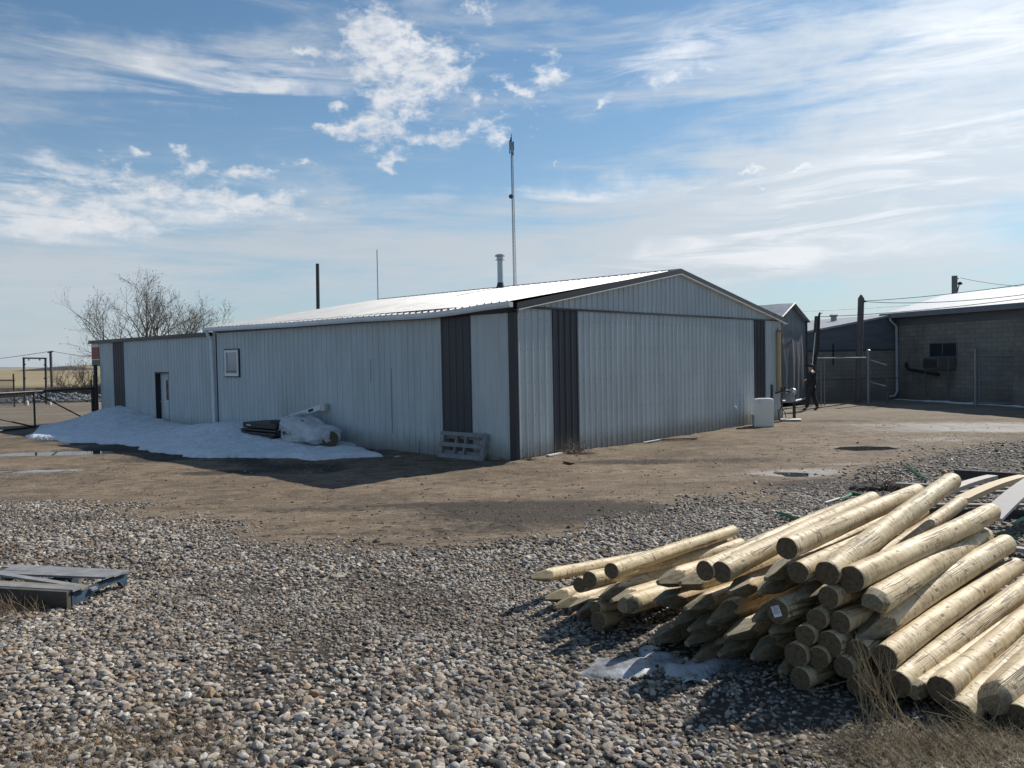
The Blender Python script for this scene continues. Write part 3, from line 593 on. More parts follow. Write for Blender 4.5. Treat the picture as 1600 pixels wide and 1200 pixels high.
b=MB(); b.tube([CB(.45,-.5,3.9),CB(.45,-.48,3.78),CB(.42,-.12,3.5),CB(.42,-.10,.35),CB(.42,-.22,.15),CB(.30,-.45,.1)],.06,8); b.build('downspout',weathered('pale_downspout',(.50,.53,.58),.5),blk,40)
def cw(px,py,o=0.): return onp(px,py,C1-e2*o,e2)
def wq(x0,y0,x1,y1):
    a=cw(x0,y0)-C1; b_=cw(x1,y1)-C1; return a.dot(e1),b_.dot(e1),min(a.z,b_.z),max(a.z,b_.z)
s0,s1_,z0,z1=wq(1454,537,1495,556.5)
wi=MB(); wi.fr(CB(s0-.05,-.035,z0-.04),e1*(s1_-s0+.1),e2*.034,ZZ*(z1-z0+.08)); wi=wi.build('window',M_fas,blk)
b=MB(); b.fr(CB(s0,-.045,z0),e1*((s1_-s0)*.47),e2*.009,ZZ*(z1-z0)); b.fr(CB(s0+(s1_-s0)*.5,-.043,z0),e1*((s1_-s0)*.5),e2*.007,ZZ*(z1-z0)); b.build('pane',material('blk_pane',None,(.03,.035,.045),.15),wi)
s0,s1_,z0,z1=wq(1454,557,1495,577)
acu=empty('air_conditioner',CB(s0,-.3,z0),'boxy window air conditioner under the small window of the block building','air conditioner')
b=MB(); b.fr(CB(s0,-.42,z0),e1*(s1_-s0),e2*.37,ZZ*(z1-z0-.05)); b.build('casing',weathered('ac_metal',(.16,.155,.15),.5,.3),acu,bevel=.012)
b=MB()
for i in range(14): b.fr(CB(s0+.04+i*(s1_-s0)*.55/14,-.435,z0+.06),e1*.02,e2*.013,ZZ*(z1-z0-.18))
for i in range(6): b.fr(CB(s0+(s1_-s0)*.64,-.435,z0+.06+i*.08),e1*((s1_-s0)*.3),e2*.013,ZZ*.03)
b.build('grille',M_black,acu)
for dx in (.12,-.12):
    b=MB(); q0=CB(s0+.1 if dx>0 else s1_-.1,-.38,z0); b.bar(q0,q0-ZZ*(z0-.05)+e2*.02,.045,.045,e1); b.build('leg',M_slate,acu)
b=MB(); a_=cw(1416,573,.3); c_=cw(1419,577,.3); d_=cw(1452,583,.3); e_=cw(1466,585.5,.25)
b.tube([cw(1416,568,.1),a_,c_,d_,e_],.065,8); recenter(b.build('exhaust_pipe',M_black,None,40,'black bent exhaust pipe running along the block wall left of the air conditioner','pipe'))
# lean-to wing of the block building
f1=-e2
def LT(s,t_,z): return C1+f1*s+e1*t_+ZZ*z
lz=lambda s: 4.05-.165*s
b=MB(); b.prism([LT(.05,.25,-.2),LT(.05,.25,lz(0)),LT(11,.25,lz(11)),LT(11,.25,-.2)],-e1*8); b.build('lean_to_wall',M_block,blk)
b=MB(); b.prism([LT(.05,.262,2.42),LT(.05,.262,lz(0)),LT(11,.262,lz(11)),LT(11,.262,2.42)],-e1*.011); b.build('lean_to_band',M_slate,blk)
b=MB(); b.fr(LT(.06,.27,2.34),f1*10.9,-e1*.012,ZZ*.08); b.build('green_strip',weathered('green_strip',(.035,.075,.06),.7),blk)
b=MB(); b.prism([LT(-.1,.36,lz(0)+.0),LT(-.1,.36,lz(0)+.10),LT(11.2,.36,lz(11)+.10),LT(11.2,.36,lz(11)+.0)],-e1*8.3); b.build('lean_to_roof',weathered('lt_roof',(.30,.31,.32),.5),blk)
vp=onp(1304,499,C1+e1*.25-e1*3.0,e1); sv_=(vp-CP).dot(_fw)/F
rv=empty('roof_ventilator',vp,'small pale square roof vent with a cap on the low block building','vent')
b=MB(); b.fr(vp+V(-3.4*sv_,0,-.5),V(6.8*sv_,0,0),V(0,6.8*sv_,0),V(0,0,.5+4*sv_)); b.build('vent_box',weathered('vent_pale',(.3,.31,.32),.6),rv)
b=MB(); b.lathe(vp+V(0,3.4*sv_,3.2*sv_),[(4.3*sv_,0),(6.8*sv_,2.4*sv_),(6.8*sv_,4*sv_),(1*sv_,6*sv_)],4); b.build('vent_cap',weathered('vent_pale2',(.36,.37,.38),.6),rv)
b=MB(); b.bar(onp(1302,537,C1+e1*.3,e1),onp(1302,571,C1+e1*.3,e1),.05,.03,e1); recenter(b.build('conduit',M_black,None,None,'thin dark vertical conduit on the low block wall','pipe'))
# ------------------------------------------------------------------ timber posts and wires
M_pole=weathered('weathered_timber',(.13,.12,.115),.85,var=.35,scale=5,stretch=(6,6,.5))
Tp=at(1345.5,466,36.2); Bp=at(1341,607,36.2); d=Bp-Tp; E_=Tp+d*((0-Tp.z)/d.z)
b=MB(); b.tube([E_,Tp],.135,12); b.lathe(Tp,[(.135,0),(.03,.16)],12); post_r=recenter(b.build('timber_post',M_pole,None,40,'tall pointed timber post standing in front of the low block wall','post'))
tp_=empty('leaning_post',at(1269,606,35),'leaning square timber post with a thin pipe strapped to it beside the garage tent','post')
b=MB(); b.bar(at(1277,494,35),at(1267.5,632,35),.20,.16,(1,0,0)); b.build('timber',M_pole,tp_)
b=MB(); b.tube([at(1284,489,34.8),at(1281.5,488.5,34.8),at(1280,492,34.8),at(1278.5,545,34.8),at(1271,575,34.8),at(1269,606,34.8)],.05,8); b.build('conduit_pipe',M_black,tp_,40)
b=MB(); b.tube([at(1274,520,34.7),at(1269,575,34.7)],.03,6); b.build('cable',M_galv,tp_)
up_=empty('power_pole',at(1492,560,60),'top of a grey wooden power pole with a small lamp bracket behind the white roof','power pole')
b=MB(); T_=at(1491.5,431,60); b.tube([V(T_.x,60,0),T_],.2,10); b.build('pole',weathered('grey_pole',(.16,.18,.18),.8),up_,40)
b=MB(); b.tube([at(1496,456,60),at(1498,447,60),at(1500,443,60)],.04,5); b.lathe(at(1500,443,60),[(.1,-.1),(.2,.0),(.1,.12)],8); b.tube([at(1491,437,60),at(1498,435,60)],.04,5); b.build('bracket',M_black,up_)
def wire(p,q,sag,label,r=.012,grp=None):
    p,q=Vector(p),Vector(q); pts=[p.lerp(q,i/24)-ZZ*sag*4*(i/24)*(1-i/24) for i in range(25)]
    b=MB(); b.tube(pts,r,4); return recenter(b.build('overhead_wire',M_black,None,None,label,'wire',grp))
P0=at(1349,470.5,36.2)
wire(P0,at(1640,438,30),.10,'overhead wire running right from the top of the pointed timber post')
wire(P0-ZZ*.02,at(1660,452,25),.2,'lower overhead wire from the pointed timber post sagging across the white roof',.012)
wire(at(1282,495,35),at(1660,458,27),.12,'wire from the leaning post passing the roof vent towards the right')
wire(at(1240,487,42),at(1660,455,50),.15,'faint thin wire above the low block building',.014)
wire(at(1500,434,60),at(1720,441,60),.5,'thin wire running right from the power pole behind the white roof',.018)
b=MB(); q=P0; b.tube([at(1346,470.5,36.1),q+V(.12,0,0)],.04,6); b.lathe(at(1351,470.5,36.1),[(.04,-.06),(.06,0),(.04,.06)],8,(1,0,0)); recenter(b.build('wire_clamp',material('green_clamp',None,(.02,.12,.11),.5),None,None,'small green clamp holding the wire on the pointed timber post','clamp'))
# ------------------------------------------------------------------ chain link
def mesh_panel(b,O_,ex,ez,w_,h_,p=.07,r=.0022):
    ex=Vector(ex).normalized(); ez=Vector(ez).normalized(); nn=ex.cross(ez).normalized()*r
    for s_ in (1,-1):
        t_=-h_ if s_>0 else 0.
        while t_<(w_ if s_>0 else w_+h_):
            x0,z0=t_,0.; x1,z1=t_+s_*h_,h_
            pts=[]
            def clip(x0,z0,x1,z1):
                if x0>x1: x0,z0,x1,z1=x1,z1,x0,z0
                if x1<0 or x0>w_: return None
                if x0<0: z0+= (0-x0)*(z1-z0)/(x1-x0); x0=0
                if x1>w_: z1-= (x1-w_)*(z1-z0)/(x1-x0); x1=w_
                return x0,z0,x1,z1
            c=clip(x0,z0,x1,z1)
            if c and abs(c[2]-c[0])>1e-3:
                a_=O_+ex*c[0]+ez*c[1]; q_=O_+ex*c[2]+ez*c[3]; dd=(q_-a_).normalized().cross(nn.normalized())*r
                b.add([a_-dd,a_+nn,a_+dd,q_-dd,q_+nn,q_+dd],[(0,1,4,3),(1,2,5,4),(2,0,3,5)])
            t_+=p
M_gpost=weathered('dull_galvanised',(.22,.23,.245),.5,.5,var=.15)
M_wire=weathered('chain_link',(.10,.10,.105),.5,.5)
# right fence and gates
fz=empty('chain_link_fence',at(1357,632,34.8),'galvanised chain link fence between the leaning post and the gate post','fence')
pa=at(1268,632,34.9); pb=at(1357,633,34.8); zr=at(1357,559,34.8).z
for px in (1283,1288.5): b=MB(); q=at(px,632,34.9); b.tube([V(q.x,q.y,0),V(q.x,q.y,zr-.15)],.03,8); b.build('post',M_gpost,fz,40)
b=MB(); b.tube([V(pb.x,pb.y,0),V(pb.x,pb.y,at(1357,549,34.8).z)],.07,12); b.lathe(V(pb.x,pb.y,at(1357,549,34.8).z),[(.09,0),(.09,.05),(.03,.09)],12); b.build('post',M_gpost,fz,40)
b=MB(); b.tube([V(pa.x,pa.y,zr+.02),V(pb.x,pb.y,zr)],.03,8); b.build('top_rail',M_galv,fz,40)
b=MB(); mesh_panel(b,V(pa.x,pa.y,.05),pb-pa,ZZ,(V(pb.x,pb.y,0)-V(pa.x,pa.y,0)).length,zr-.08,.09,.0018); b.build('mesh',M_wire,fz)
lf=empty('gate_leaf',pb,'narrow galvanised gate leaf swung open behind the left gate post','gate')
he=at(1386,632,33.6)
b=MB(); b.tube([V(he.x,he.y,.08),V(he.x,he.y,at(1386,570,33.6).z)],.035,8); b.build('end_post',M_wire,lf,40)
for ya,yb_ in ((563,571),(597.5,604),(630,634.5)):
    b=MB(); b.tube([at(1361,ya,34.7),at(1386,yb_,33.6)],.024,8); b.build('rail',M_galv,lf,40)
b=MB(); q=at(1361,630,34.7); mesh_panel(b,q,he-pb,ZZ,(he-pb).length,1.75,.09,.0018); b.build('mesh',M_wire,lf)
rg=empty('chain_link_gate',at(1524,633,33),'galvanised chain link gate section on the right with three shiny rails and barbed wire','gate')
pr=at(1524,633,33.); pe=at(1586,634,32.8); pf_=at(1700,636,32.4)
ztop=at(1524,547,33).z
b=MB(); b.tube([V(pr.x,pr.y,0),V(pr.x,pr.y,ztop)],.075,12); b.lathe(V(pr.x,pr.y,ztop),[(.09,0),(.09,.05),(.03,.09)],12); b.build('post',M_gpost,rg,40)
b=MB(); b.tube([V(pr.x+.12,pr.y-.05,.1),V(pr.x+.12,pr.y-.05,ztop-.3)],.03,8); b.build('hinge_post',M_gpost,rg,40)
b=MB(); b.tube([V(pe.x,pe.y,.1),V(pe.x,pe.y,ztop+.05)],.035,8); b.build('end_post',M_wire,rg,40)
for ya,yb_,end in ((556,557.5,pf_),(594,594.5,pe),(629.5,630.5,pe)):
    b=MB(); b.tube([at(1527,ya,33),at(1524+(1586-1524),yb_,32.8)]+([at(1700,yb_+1.5,32.4)] if end is pf_ else []),.034,8); b.build('rail',M_galv,rg,40)
for yy in (546,549,552):
    b=MB(); b.tube([at(1524,yy,33),at(1555,yy+.8,32.9),at(1586,yy,32.8)],.008,4); b.build('barbed_wire',M_gpost,rg)
b=MB(); mesh_panel(b,V(pr.x,pr.y,.1),pf_-pr,ZZ,(pf_-pr).length,1.9,.09,.0018); b.build('mesh',M_wire,rg)
b=MB(); q=at(1700,636,32.4); b.tube([V(q.x,q.y,0),V(q.x,q.y,2.1)],.05,8); b.build('post',M_gpost,rg,40)
bf=empty('back_fence',at(1290,622,38.2),'low dark chain link fence running along the foot of the block wall','fence')
zf=1.02
pA=V(13.6,37.4,0); pB=V(18.6,38.6,0); pC=V(20.3,31.9,0)
b=MB(); b.tube([V(pA.x,pA.y,zf),V(pB.x,pB.y,zf)],.02,6); b.build('rail',M_wire,bf)
# snow left along the block wall
M_snow=material('old_snow',lambda n:{'Base Color':n.ramp(n.m('ADD',n.m('MULTIPLY',n.noise(n.coord(),2.2,7,.7),.75),n.m('MULTIPLY',n.noise(n.coord(),45,3,.6),.25)),[(.31,(.34,.33,.32)),(.40,(.72,.74,.77)),(.64,(.90,.92,.95))]),'Normal':n.bump(n.m('ADD',n.noise(n.coord(),11,6,.65),n.m('MULTIPLY',n.vor(n.coord(),7.),.7)),1.,.07),'Subsurface Weight':.0},(.8,.83,.88),.8)
def drift(name,label,c,ex,ey,rx,ry,h,kind='stuff',seed=0,fq=1.3,am=.5):
    ex=Vector(ex).normalized(); ey=Vector(ey).normalized(); b=MB(); N1,N2=36,14; g_=[]
    for j in range(N2+1):
        for i in range(N1+1):
            a=(i/N1*2-1)*rx; c2=(j/N2*2-1)*ry; q=c+ex*a+ey*c2; k_=1-(a/rx)**2-(c2/ry)**2+am*vnoise(q.x,q.y,fq,seed)+am*.6*vnoise(q.x,q.y,fq*3.1,seed+5)
            g_.append(V(q.x,q.y,zground(q.x,q.y)-.03+h*max(-.15,min(1,k_))**1 if k_>0 else zground(q.x,q.y)-.05))
    b.add(g_,[(j*(N1+1)+i,j*(N1+1)+i+1,(j+1)*(N1+1)+i+1,(j+1)*(N1+1)+i) for j in range(N2) for i in range(N1)])
    return recenter(b.build(name,M_snow,None,180,label,'snow',None,kind))
drift('snow_strip','thin strip of old snow along the foot of the low block wall',CB(-2.6,-.9,0)+e1*0,f1,e1,4.5,.3,.07,seed=3)
drift('snow_strip','narrow bank of dirty snow along the block wall behind the gate rails',CB(4.8,-.6,0),e1,e2,4.6,.3,.10,seed=5)
# ------------------------------------------------------------------ objects at the right end of the gable
M_tan=weathered('tan_pipe',(.42,.33,.2),.5,var=.12)
tn=empty('tan_vent_pipe',B(13.5,-.1,.9),'tall tan pipe fixed upright at the right end of the gable wall','pipe')
b=MB(); b.tube([B(13.42,-.10,.95),B(13.42,-.10,3.02)],.075,10); b.build('pipe',M_tan,tn,40)
b=MB(); b.tube([B(13.62,-.09,.9),B(13.62,-.09,2.98),B(13.58,-.09,3.1),B(13.42,-.10,3.12),B(13.36,-.10,3.02)],.035,8); b.build('return_pipe',weathered('brown_pipe',(.22,.15,.08),.5),tn,40)
gm_=empty('gas_meter',B(13.6,-.35,0),'grey gas meter with round regulator and black pipes at the far corner of the gable','gas meter')
b=MB(); b.fr(B(12.98,-.035,.62),U*.14,W_*.03,ZZ*.62); b.build('back_plate',M_trim,gm_)
M_meter=weathered('meter_grey',(.30,.33,.36),.4,.3)
b=MB(); b.fr(B(13.52,-.52,.62),U*.3,W_*.24,ZZ*.34); b.build('meter_body',M_meter,gm_,bevel=.04)
b=MB(); b.lathe(B(13.75,-.46,.98),[(.05,-.08),(.12,-.05),(.13,0),(.12,.05),(.06,.08),(.05,.14)],18,U); b.build('regulator',weathered('reg_metal',(.45,.47,.5),.3,.7),gm_,40)
b=MB(); b.tube([B(13.1,-.12,.95),B(13.2,-.3,1.02),B(13.5,-.4,1.03),B(13.6,-.4,.95)],.03,8); b.tube([B(13.2,-.3,1.02),B(13.2,-.3,1.15)],.03,6); b.tube([B(13.35,-.34,1.02),B(13.35,-.34,1.17)],.035,6); b.build('pipework',M_black,gm_,40)
b=MB(); b.tube([B(13.95,-.42,-.05),B(13.95,-.42,.85)],.055,8); b.tube([B(13.25,-.3,.95),B(13.18,-.28,.75),B(13.3,-.26,.5),B(13.12,-.22,.3),B(13.25,-.2,.0)],.018,6); b.tube([B(13.1,-.2,.35),B(13.4,-.22,.42),B(13.62,-.24,.25),B(13.7,-.24,.0)],.014,6); b.build('supply_pipe',M_black,gm_,40)
# white plastic box with an arched top
M_poly=weathered('white_poly',(.76,.75,.68),.45,var=.06)
bc=onp(1194,662,B(0,-.75,0),W_); bc=V(bc.x,bc.y,zground(bc.x,bc.y))
s_=(bc-CP).dot(_fw)/F; bx=_rt.copy(); by=V(0,1,0)
bxo=empty('white_plastic_box',bc,'tall cream white plastic box standing against the gable wall','box')
w2=15.5*s_; h2=43.5*s_
b=MB(); prof=[(-w2,0),(w2,0),(w2*.98,h2*.93),(w2*.88,h2*.985),(w2*.4,h2),(-w2*.5,h2),(-w2*.95,h2*.98),(-w2*1.0,h2*.9)]
vd_=V(bc.x,bc.y,0).normalized(); b.prism([bc+_rt*x+ZZ*z for x,z in prof],vd_*.40); b.build('body',M_poly,bxo,30,bevel=.02)
b=MB(); P1_=bc+_rt*(-w2*.38)+ZZ*h2*.9-W_*.02; b.lathe(P1_,[(.05,-.01),(.045,.025)],14,-W_); b.build('cap',M_white,bxo,40)
b=MB(); b.prism([bc+_rt*x+ZZ*z-vd_*.008 for x,z in [(-w2,h2*.94),(w2*.97,h2*.94),(w2*.86,h2*1.0),(w2*.4,h2*1.02),(-w2*.5,h2*1.02),(-w2*.95,h2*1.0)]],vd_*.42); b.build('lid',M_white,bxo,30)
kc=G(1182,665.5); s_=(kc-CP).dot(_fw)/F
pl=empty('translucent_bucket',kc,'small translucent plastic pail in front of the cream white box','bucket')
b=MB(); b.lathe(kc,[(6.2*s_,0),(7.9*s_,19*s_),(7.5*s_,19*s_),(5.9*s_,1.2*s_)],20); b.build('pail',material('cloudy_plastic',None,(.40,.43,.45),.3),pl,40)
b=MB(); b.lathe(kc,[(8.2*s_,17*s_),(8.3*s_,19.4*s_),(7.6*s_,19.4*s_),(7.6*s_,17*s_)],20); b.build('rim',M_white,pl,40)
def plank(name,label,pts,w_,th,m,cat='board',grp=None,axis=None,parent=None,bend=0,lift=0):
    p,q=Vector(pts[0]),Vector(pts[1]); d=(q-p); side=V(d.y,-d.x,0).normalized() if axis is None else Vector(axis).normalized(); up=side.cross(d).normalized(); up=up if up.z>0 else -up
    b=MB(); n_=8; rows=[]
    for i in range(n_+1):
        f=i/n_; c=p.lerp(q,f)+up*(bend*4*f*(1-f)+lift)
        rows.append([c-side*w_/2,c+side*w_/2,c+side*w_/2+up*th,c-side*w_/2+up*th])
    b.add([x for r_ in rows for x in r_],[(i*4+j,i*4+(j+1)%4,(i+1)*4+(j+1)%4,(i+1)*4+j) for i in range(n_) for j in range(4)]+[(0,3,2,1),(n_*4,n_*4+1,n_*4+2,n_*4+3)])
    o=b.build(name,m,parent,None,label,cat if parent is None else None,grp)
    return o if parent is not None else recenter(o)
M_wood=weathered('weathered_wood',(.24,.215,.19),.8,var=.3,scale=4,stretch=(2,2,2),bump=.5)
M_wht=weathered('white_board',(.62,.61,.57),.6,var=.08)
P1_=G(1220,657.5); P2_=G(1252,657.5)
plank('white_sheet','flat white sheet lying on the dirt beside the gas meter',[P1_+ZZ*.03,P2_+ZZ*.03],.55,.03,M_wht,'sheet')
plank('white_stick','short white board scrap lying at the gable foot by the first charcoal stripe',[G(856,718)+ZZ*.01,G(877,713.5)+ZZ*.01],.09,.03,M_wht)
plank('thin_board','long thin brown board lying along the foot of the gable wall',[G(1030,689)+ZZ*.02,G(1089,687)+ZZ*.02],.09,.03,weathered('brown_wood',(.17,.12,.08),.8))
plank('white_strip','white strip lying at the foot of the gable wall left of the thin brown board',[G(1006,692.5)+ZZ*.01,G(1033,689)+ZZ*.01],.08,.025,M_wht)
plank('wood_scrap','dark wood scrap lying on the dirt below the gable',[G(882,724)+ZZ*.01,G(895,727)+ZZ*.01],.08,.03,weathered('dark_wood',(.06,.045,.035),.9))
o_=MB(); oc=B(10.35,-.035,.62); o_.lathe(oc,[(.05,-.03),(.05,.03)],10,-W_); o_.lathe(oc,[(.025,.03),(.025,.04)],10,-W_); recenter(o_.build('wall_outlet',M_white,None,40,'small white round fitting low on the gable wall','outlet'))
# ------------------------------------------------------------------ snow bank by the long wall
out=[(-.05,5.7),(-.30,5.2),(-.6,4.5),(-.85,3.75),(-1.15,3.35),(-1.55,3.6),(-2.3,4.3),(-2.95,5.8),(-3.6,7.2),(-3.85,8.6),(-3.8,10.2),(-3.55,11.8),(-3.7,13.3),(-4.2,14.6),(-4.45,16.2),(-4.4,17.4),(-4.0,18.6),(-3.4,19.9),(-2.7,21.5),(-1.9,22.9),(-.9,23.9),(-.2,24.1)]
crest_v=[2.8,4,5.4,6.5,8.,9.3,10.4,12.,13.4,14.5,15.5,16.8,17.9,19.,20.,20.9,21.8,22.6,23.4,24.2]
crest_h=[.0,.02,.06,.10,.16,.26,.46,.36,.24,.15,.12,.20,.28,.38,.55,.62,.58,.42,.2,.0]
def sdist(p):
    best=1e9; poly=out+[(.3,24.1),(.3,5.75)]; inside=False
    for i in range(len(poly)):
        a,c=poly[i],poly[(i+1)%len(poly)]
        if (a[1]>p[1])!=(c[1]>p[1]) and p[0]<(c[0]-a[0])*(p[1]-a[1])/(c[1]-a[1])+a[0]: inside=not inside
        if a[0]==.3 or c[0]==.3: continue
        dx,dy=c[0]-a[0],c[1]-a[1]; t_=max(0,min(1,((p[0]-a[0])*dx+(p[1]-a[1])*dy)/(dx*dx+dy*dy))); best=min(best,math.hypot(p[0]-a[0]-dx*t_,p[1]-a[1]-dy*t_))
    return best if inside else -best
b=MB(); nu,nv=74,230; g_=[]
for j in range(nv+1):
    v=2.4+(24.9-2.4)*j/nv
    for i in range(nu+1):
        u=-5.9+(5.89)*i/nu
        q=B(u,v,0); dd=sdist((u+vnoise(q.x,q.y,1.1,7)*.30+vnoise(q.x,q.y,3.3,8)*.12,v+vnoise(q.x,q.y,1.2,17)*.3))
        hc=float(np.interp(v,crest_v,crest_h))+.07
        lip=.13*min(1,max(0,dd)/.22)**.6; prof=max(0,min(1,(dd-.1)/2.6)); prof=prof*prof*(3-2*prof)
        far=1-min(1,max(0,-u-1.0)/3.4)
        z=lip+ (hc-.1)*prof*(.25+.75*far) + .035*vnoise(q.x,q.y,2.6,1)*min(1,max(0,dd)) +.02*vnoise(q.x,q.y,7,1)*min(1,max(0,dd)*2)
        if dd<0: z=-.06
        g_.append(V(q.x,q.y,zground(q.x,q.y)+z-.012))
b.add(g_,[(j*(nu+1)+i,j*(nu+1)+i+1,(j+1)*(nu+1)+i+1,(j+1)*(nu+1)+i) for j in range(nv) for i in range(nu)])
recenter(b.build('snow_bank',M_snow,None,180,'long bank of old snow lying in the shade against the long wall','snow',None,'stuff'))
drift('snow_patch','small leftover patch of snow on the dirt right of the snow bank',G(622,714),U,W_,.22,.08,.05,seed=8)
M_water=material('melt_water',lambda n:{'Normal':n.bump(n.noise(n.coord(),5,2),.02,.01)},(.035,.035,.03),.03,0,.5)
M_ice=material('wet_ice',lambda n:{'Base Color':n.ramp(n.noise(n.coord(),4,5,.7),[(.34,(.10,.095,.09)),(.50,(.33,.35,.37)),(.72,(.50,.52,.54))]),'Roughness':n.m('ADD',n.m('MULTIPLY',n.noise(n.coord(),3,4),.35),.2),'Normal':n.bump(n.noise(n.coord(),22,5,.6),.6,.015)},(.5,.5,.55),.12)
def sheet(name,pxs,m,label,kind='structure',cat=None,dz=.012,flat=True,rag=.05):
    P=[G(*q) for q in pxs]; z=sum(p.z for p in P)/len(P); c=sum(P,V(0,0,0))/len(P); ring=[]
    for i,p in enumerate(P):
        q=P[(i+1)%len(P)]
        for k in range(12):
            r_=p.lerp(q,k/12); e=(r_-c).normalized(); r_=r_+e*rag*(mn.noise(r_*3.)*1.2+mn.noise(r_*11.)*.7); ring.append(V(r_.x,r_.y,(z if flat else zground(r_.x,r_.y))+dz))
    b=MB(); cc=V(c.x,c.y,(z if flat else zground(c.x,c.y))+dz)
    b.add([cc]+ring,[(0,i+1,(i+1)%len(ring)+1) for i in range(len(ring))]); 
    return recenter(b.build(name,m,None,None,label,cat,None,kind))
for k_,(lab) in enumerate(('dark oval puddle in a hollow on the right side of the yard','small puddle beyond the log pile','long bright puddle beside the snow bank','narrow puddle at the left edge of the yard')):
    cx,cy,rx,ry,dp=Pud[k_]; zw=gh(cy)-dp*.55; b=MB(); N=40
    b.add([V(cx,cy,zw)]+[V(cx+rx*1.35*math.cos(6.2832*i/N),cy+ry*1.35*math.sin(6.2832*i/N),zw) for i in range(N)],[(0,i+1,(i+1)%N+1) for i in range(N)])
    recenter(b.build('puddle',M_water,None,None,lab,None,None,'structure'))
_ms=M_snow; M_snow=M_ice
ic=G(1014,1040); drift('ice_patch','grey patch of half melted ice on the gravel in front of the log pile',ic,(1,.12,0),(-.12,1,0),.62,.31,.06,seed=12,fq=3.2,am=1.0)
M_snow=_ms
# ------------------------------------------------------------------ bag, black trays, spout, upright pallet
def wp(px,py,off): return onp(px,py,B(-off,0,0),U)
c0=wp(485,680,.75); sw_=(c0-CP).dot(_fw)/F
bag=empty('bulk_bag',V(c0.x,c0.y,0),'big white woven bulk bag slumped on the snow against the long wall','bag')
b=MB(); nu_,nv_=56,36; g_=[]
lc=(c0-A0).dot(W_)
half=1.12
for j in range(nv_+1):
    th=math.pi*j/nv_
    for i in range(nu_):
        ph=2*math.pi*i/nu_; x=math.copysign(abs(math.cos(th))**.6,math.cos(th)); rr=math.sin(th)**.42
        y=rr*math.copysign(abs(math.cos(ph))**.8,math.cos(ph)); z=rr*math.copysign(abs(math.sin(ph))**.75,math.sin(ph))
        tt=(x+1)/2 # 1 = left end (far)
        hh=(.22+.24*math.exp(-((tt-.72)/.33)**2)); q=B(-.78+y*.46, lc+x*half, .36+z*hh+(.10*tt))
        fold=.06*mn.noise(q*2.1)+.05*mn.noise(q*4.3)-.06*abs(mn.noise(q*3.7))+.03*abs(mn.noise(V(q.x*9,q.y*4,q.z*5)))
        nrm=(q-B(-.78,lc+x*half*.6,.4)).normalized(); g_.append(q+nrm*fold*1.6)
b.add(g_,[(j*nu_+i,j*nu_+(i+1)%nu_,(j+1)*nu_+(i+1)%nu_,(j+1)*nu_+i) for j in range(nv_) for i in range(nu_)])
M_bag=material('woven_white',lambda n:{'Base Color':n.ramp(n.noise(n.coord(),3,6,.65),[(.35,(.46,.47,.48)),(.6,(.66,.68,.70))]),'Normal':n.bump(n.noise(n.map(n.coord(),(2,2,5)),2.5,5,.6,.8),.9,.08)},(.6,.6,.6),.6)
b.build('sack',M_bag,bag,180)
b=MB(); nk=B(-.80,lc+half*.40,.76)
b.lathe(nk-ZZ*.08,[(.16,0),(.10,.06),(.13,.10),(.22,.13),(.24,.17),(.08,.15)],14,(-.1,.1,1)); b.build('tied_neck',M_bag,bag,60)
b=MB(); b.tube([B(-.8,lc+half*.9,.68),B(-1.0,lc+half*.5,.77),B(-1.0,lc-half*.05,.73)],.022,6); b.tube([nk+V(.1,0,0),B(-1.12,lc+half*.3,.68)],.018,6); b.build('strap',M_black,bag)
M_ink=weathered('faded_ink',(.08,.09,.12),.7)
for dx,dz,w1,h1 in ((.95,.40,.10,.03),(.95,.46,.10,.02),(.95,.52,.09,.02),(.80,.47,.05,.02),(.66,.43,.02,.10),(.62,.50,.07,.02),(.56,.43,.02,.09),(.36,.44,.03,.03),(.22,.42,.02,.10),(.17,.50,.08,.02)):
    b=MB(); b.fr(B(-1.255,lc+half*dx*.72,dz-.08),U*.03,W_*w1,ZZ*h1); b.build('faded_print',M_ink,bag)
b=MB(); b.lathe(B(-.86,lc-half*.93,.28),[(.02,-.09),(.16,-.03),(.22,.06)],12,-W_+U*-.4); b.build('torn_opening',weathered('brown_inside',(.11,.09,.06),.9),bag,60)
# black trays
c1_=wp(415,676,.7); l1=(c1_-A0).dot(W_)-.55
tr=empty('black_tray_stack',V(c1_.x,c1_.y,0),'stack of black plastic trays half buried in the snow left of the bulk bag','tray stack')
z_=zground(c1_.x,c1_.y)
for i,(u0,v0,w1,l_,zb,h_) in enumerate(((-1.35,-1.0,.95,2.1,.30,.07),(-1.28,-.95,.9,1.85,.39,.06),(-1.22,-.85,.85,1.75,.47,.15),(-1.0,-1.1,.6,.9,.62,.08))):
    b=MB(); b.fr(B(u0,l1+v0,zb),U*w1,W_*l_,ZZ*h_); b.build('tray',M_black,tr,bevel=.015)
b=MB(); b.fr(B(-1.23,l1+.45,.53),U*.01,W_*.22,ZZ*.025); b.build('white_sticker',M_white,tr)
b=MB(); 
for vv_ in (-.8,-.2,.4): b.fr(B(-1.3,l1+vv_,.08),U*.7,W_*.12,ZZ*.22)
b.build('foot',M_black,tr)
q0=wp(428,664,.8); q1=wp(503,636,.16)
sp_=empty('rain_spout',q0,'long white metal spout leaning over the black trays against the long wall','spout')
b=MB(); b.bar(q0+ZZ*.05,q1,.17,.15); b.build('trough',M_white,sp_,bevel=.01)
dd=(q1-q0).normalized(); b=MB(); b.bar(q1,q1+dd*.16-ZZ*.06,.22,.20); b.build('spout_end',M_wht,sp_,bevel=.02)
b=MB(); b.bar(q1-dd*.36+V(0,0,0)-U*.09,q1-dd*.20-U*.09,.02,.07); b.build('dark_clip',M_black,sp_)
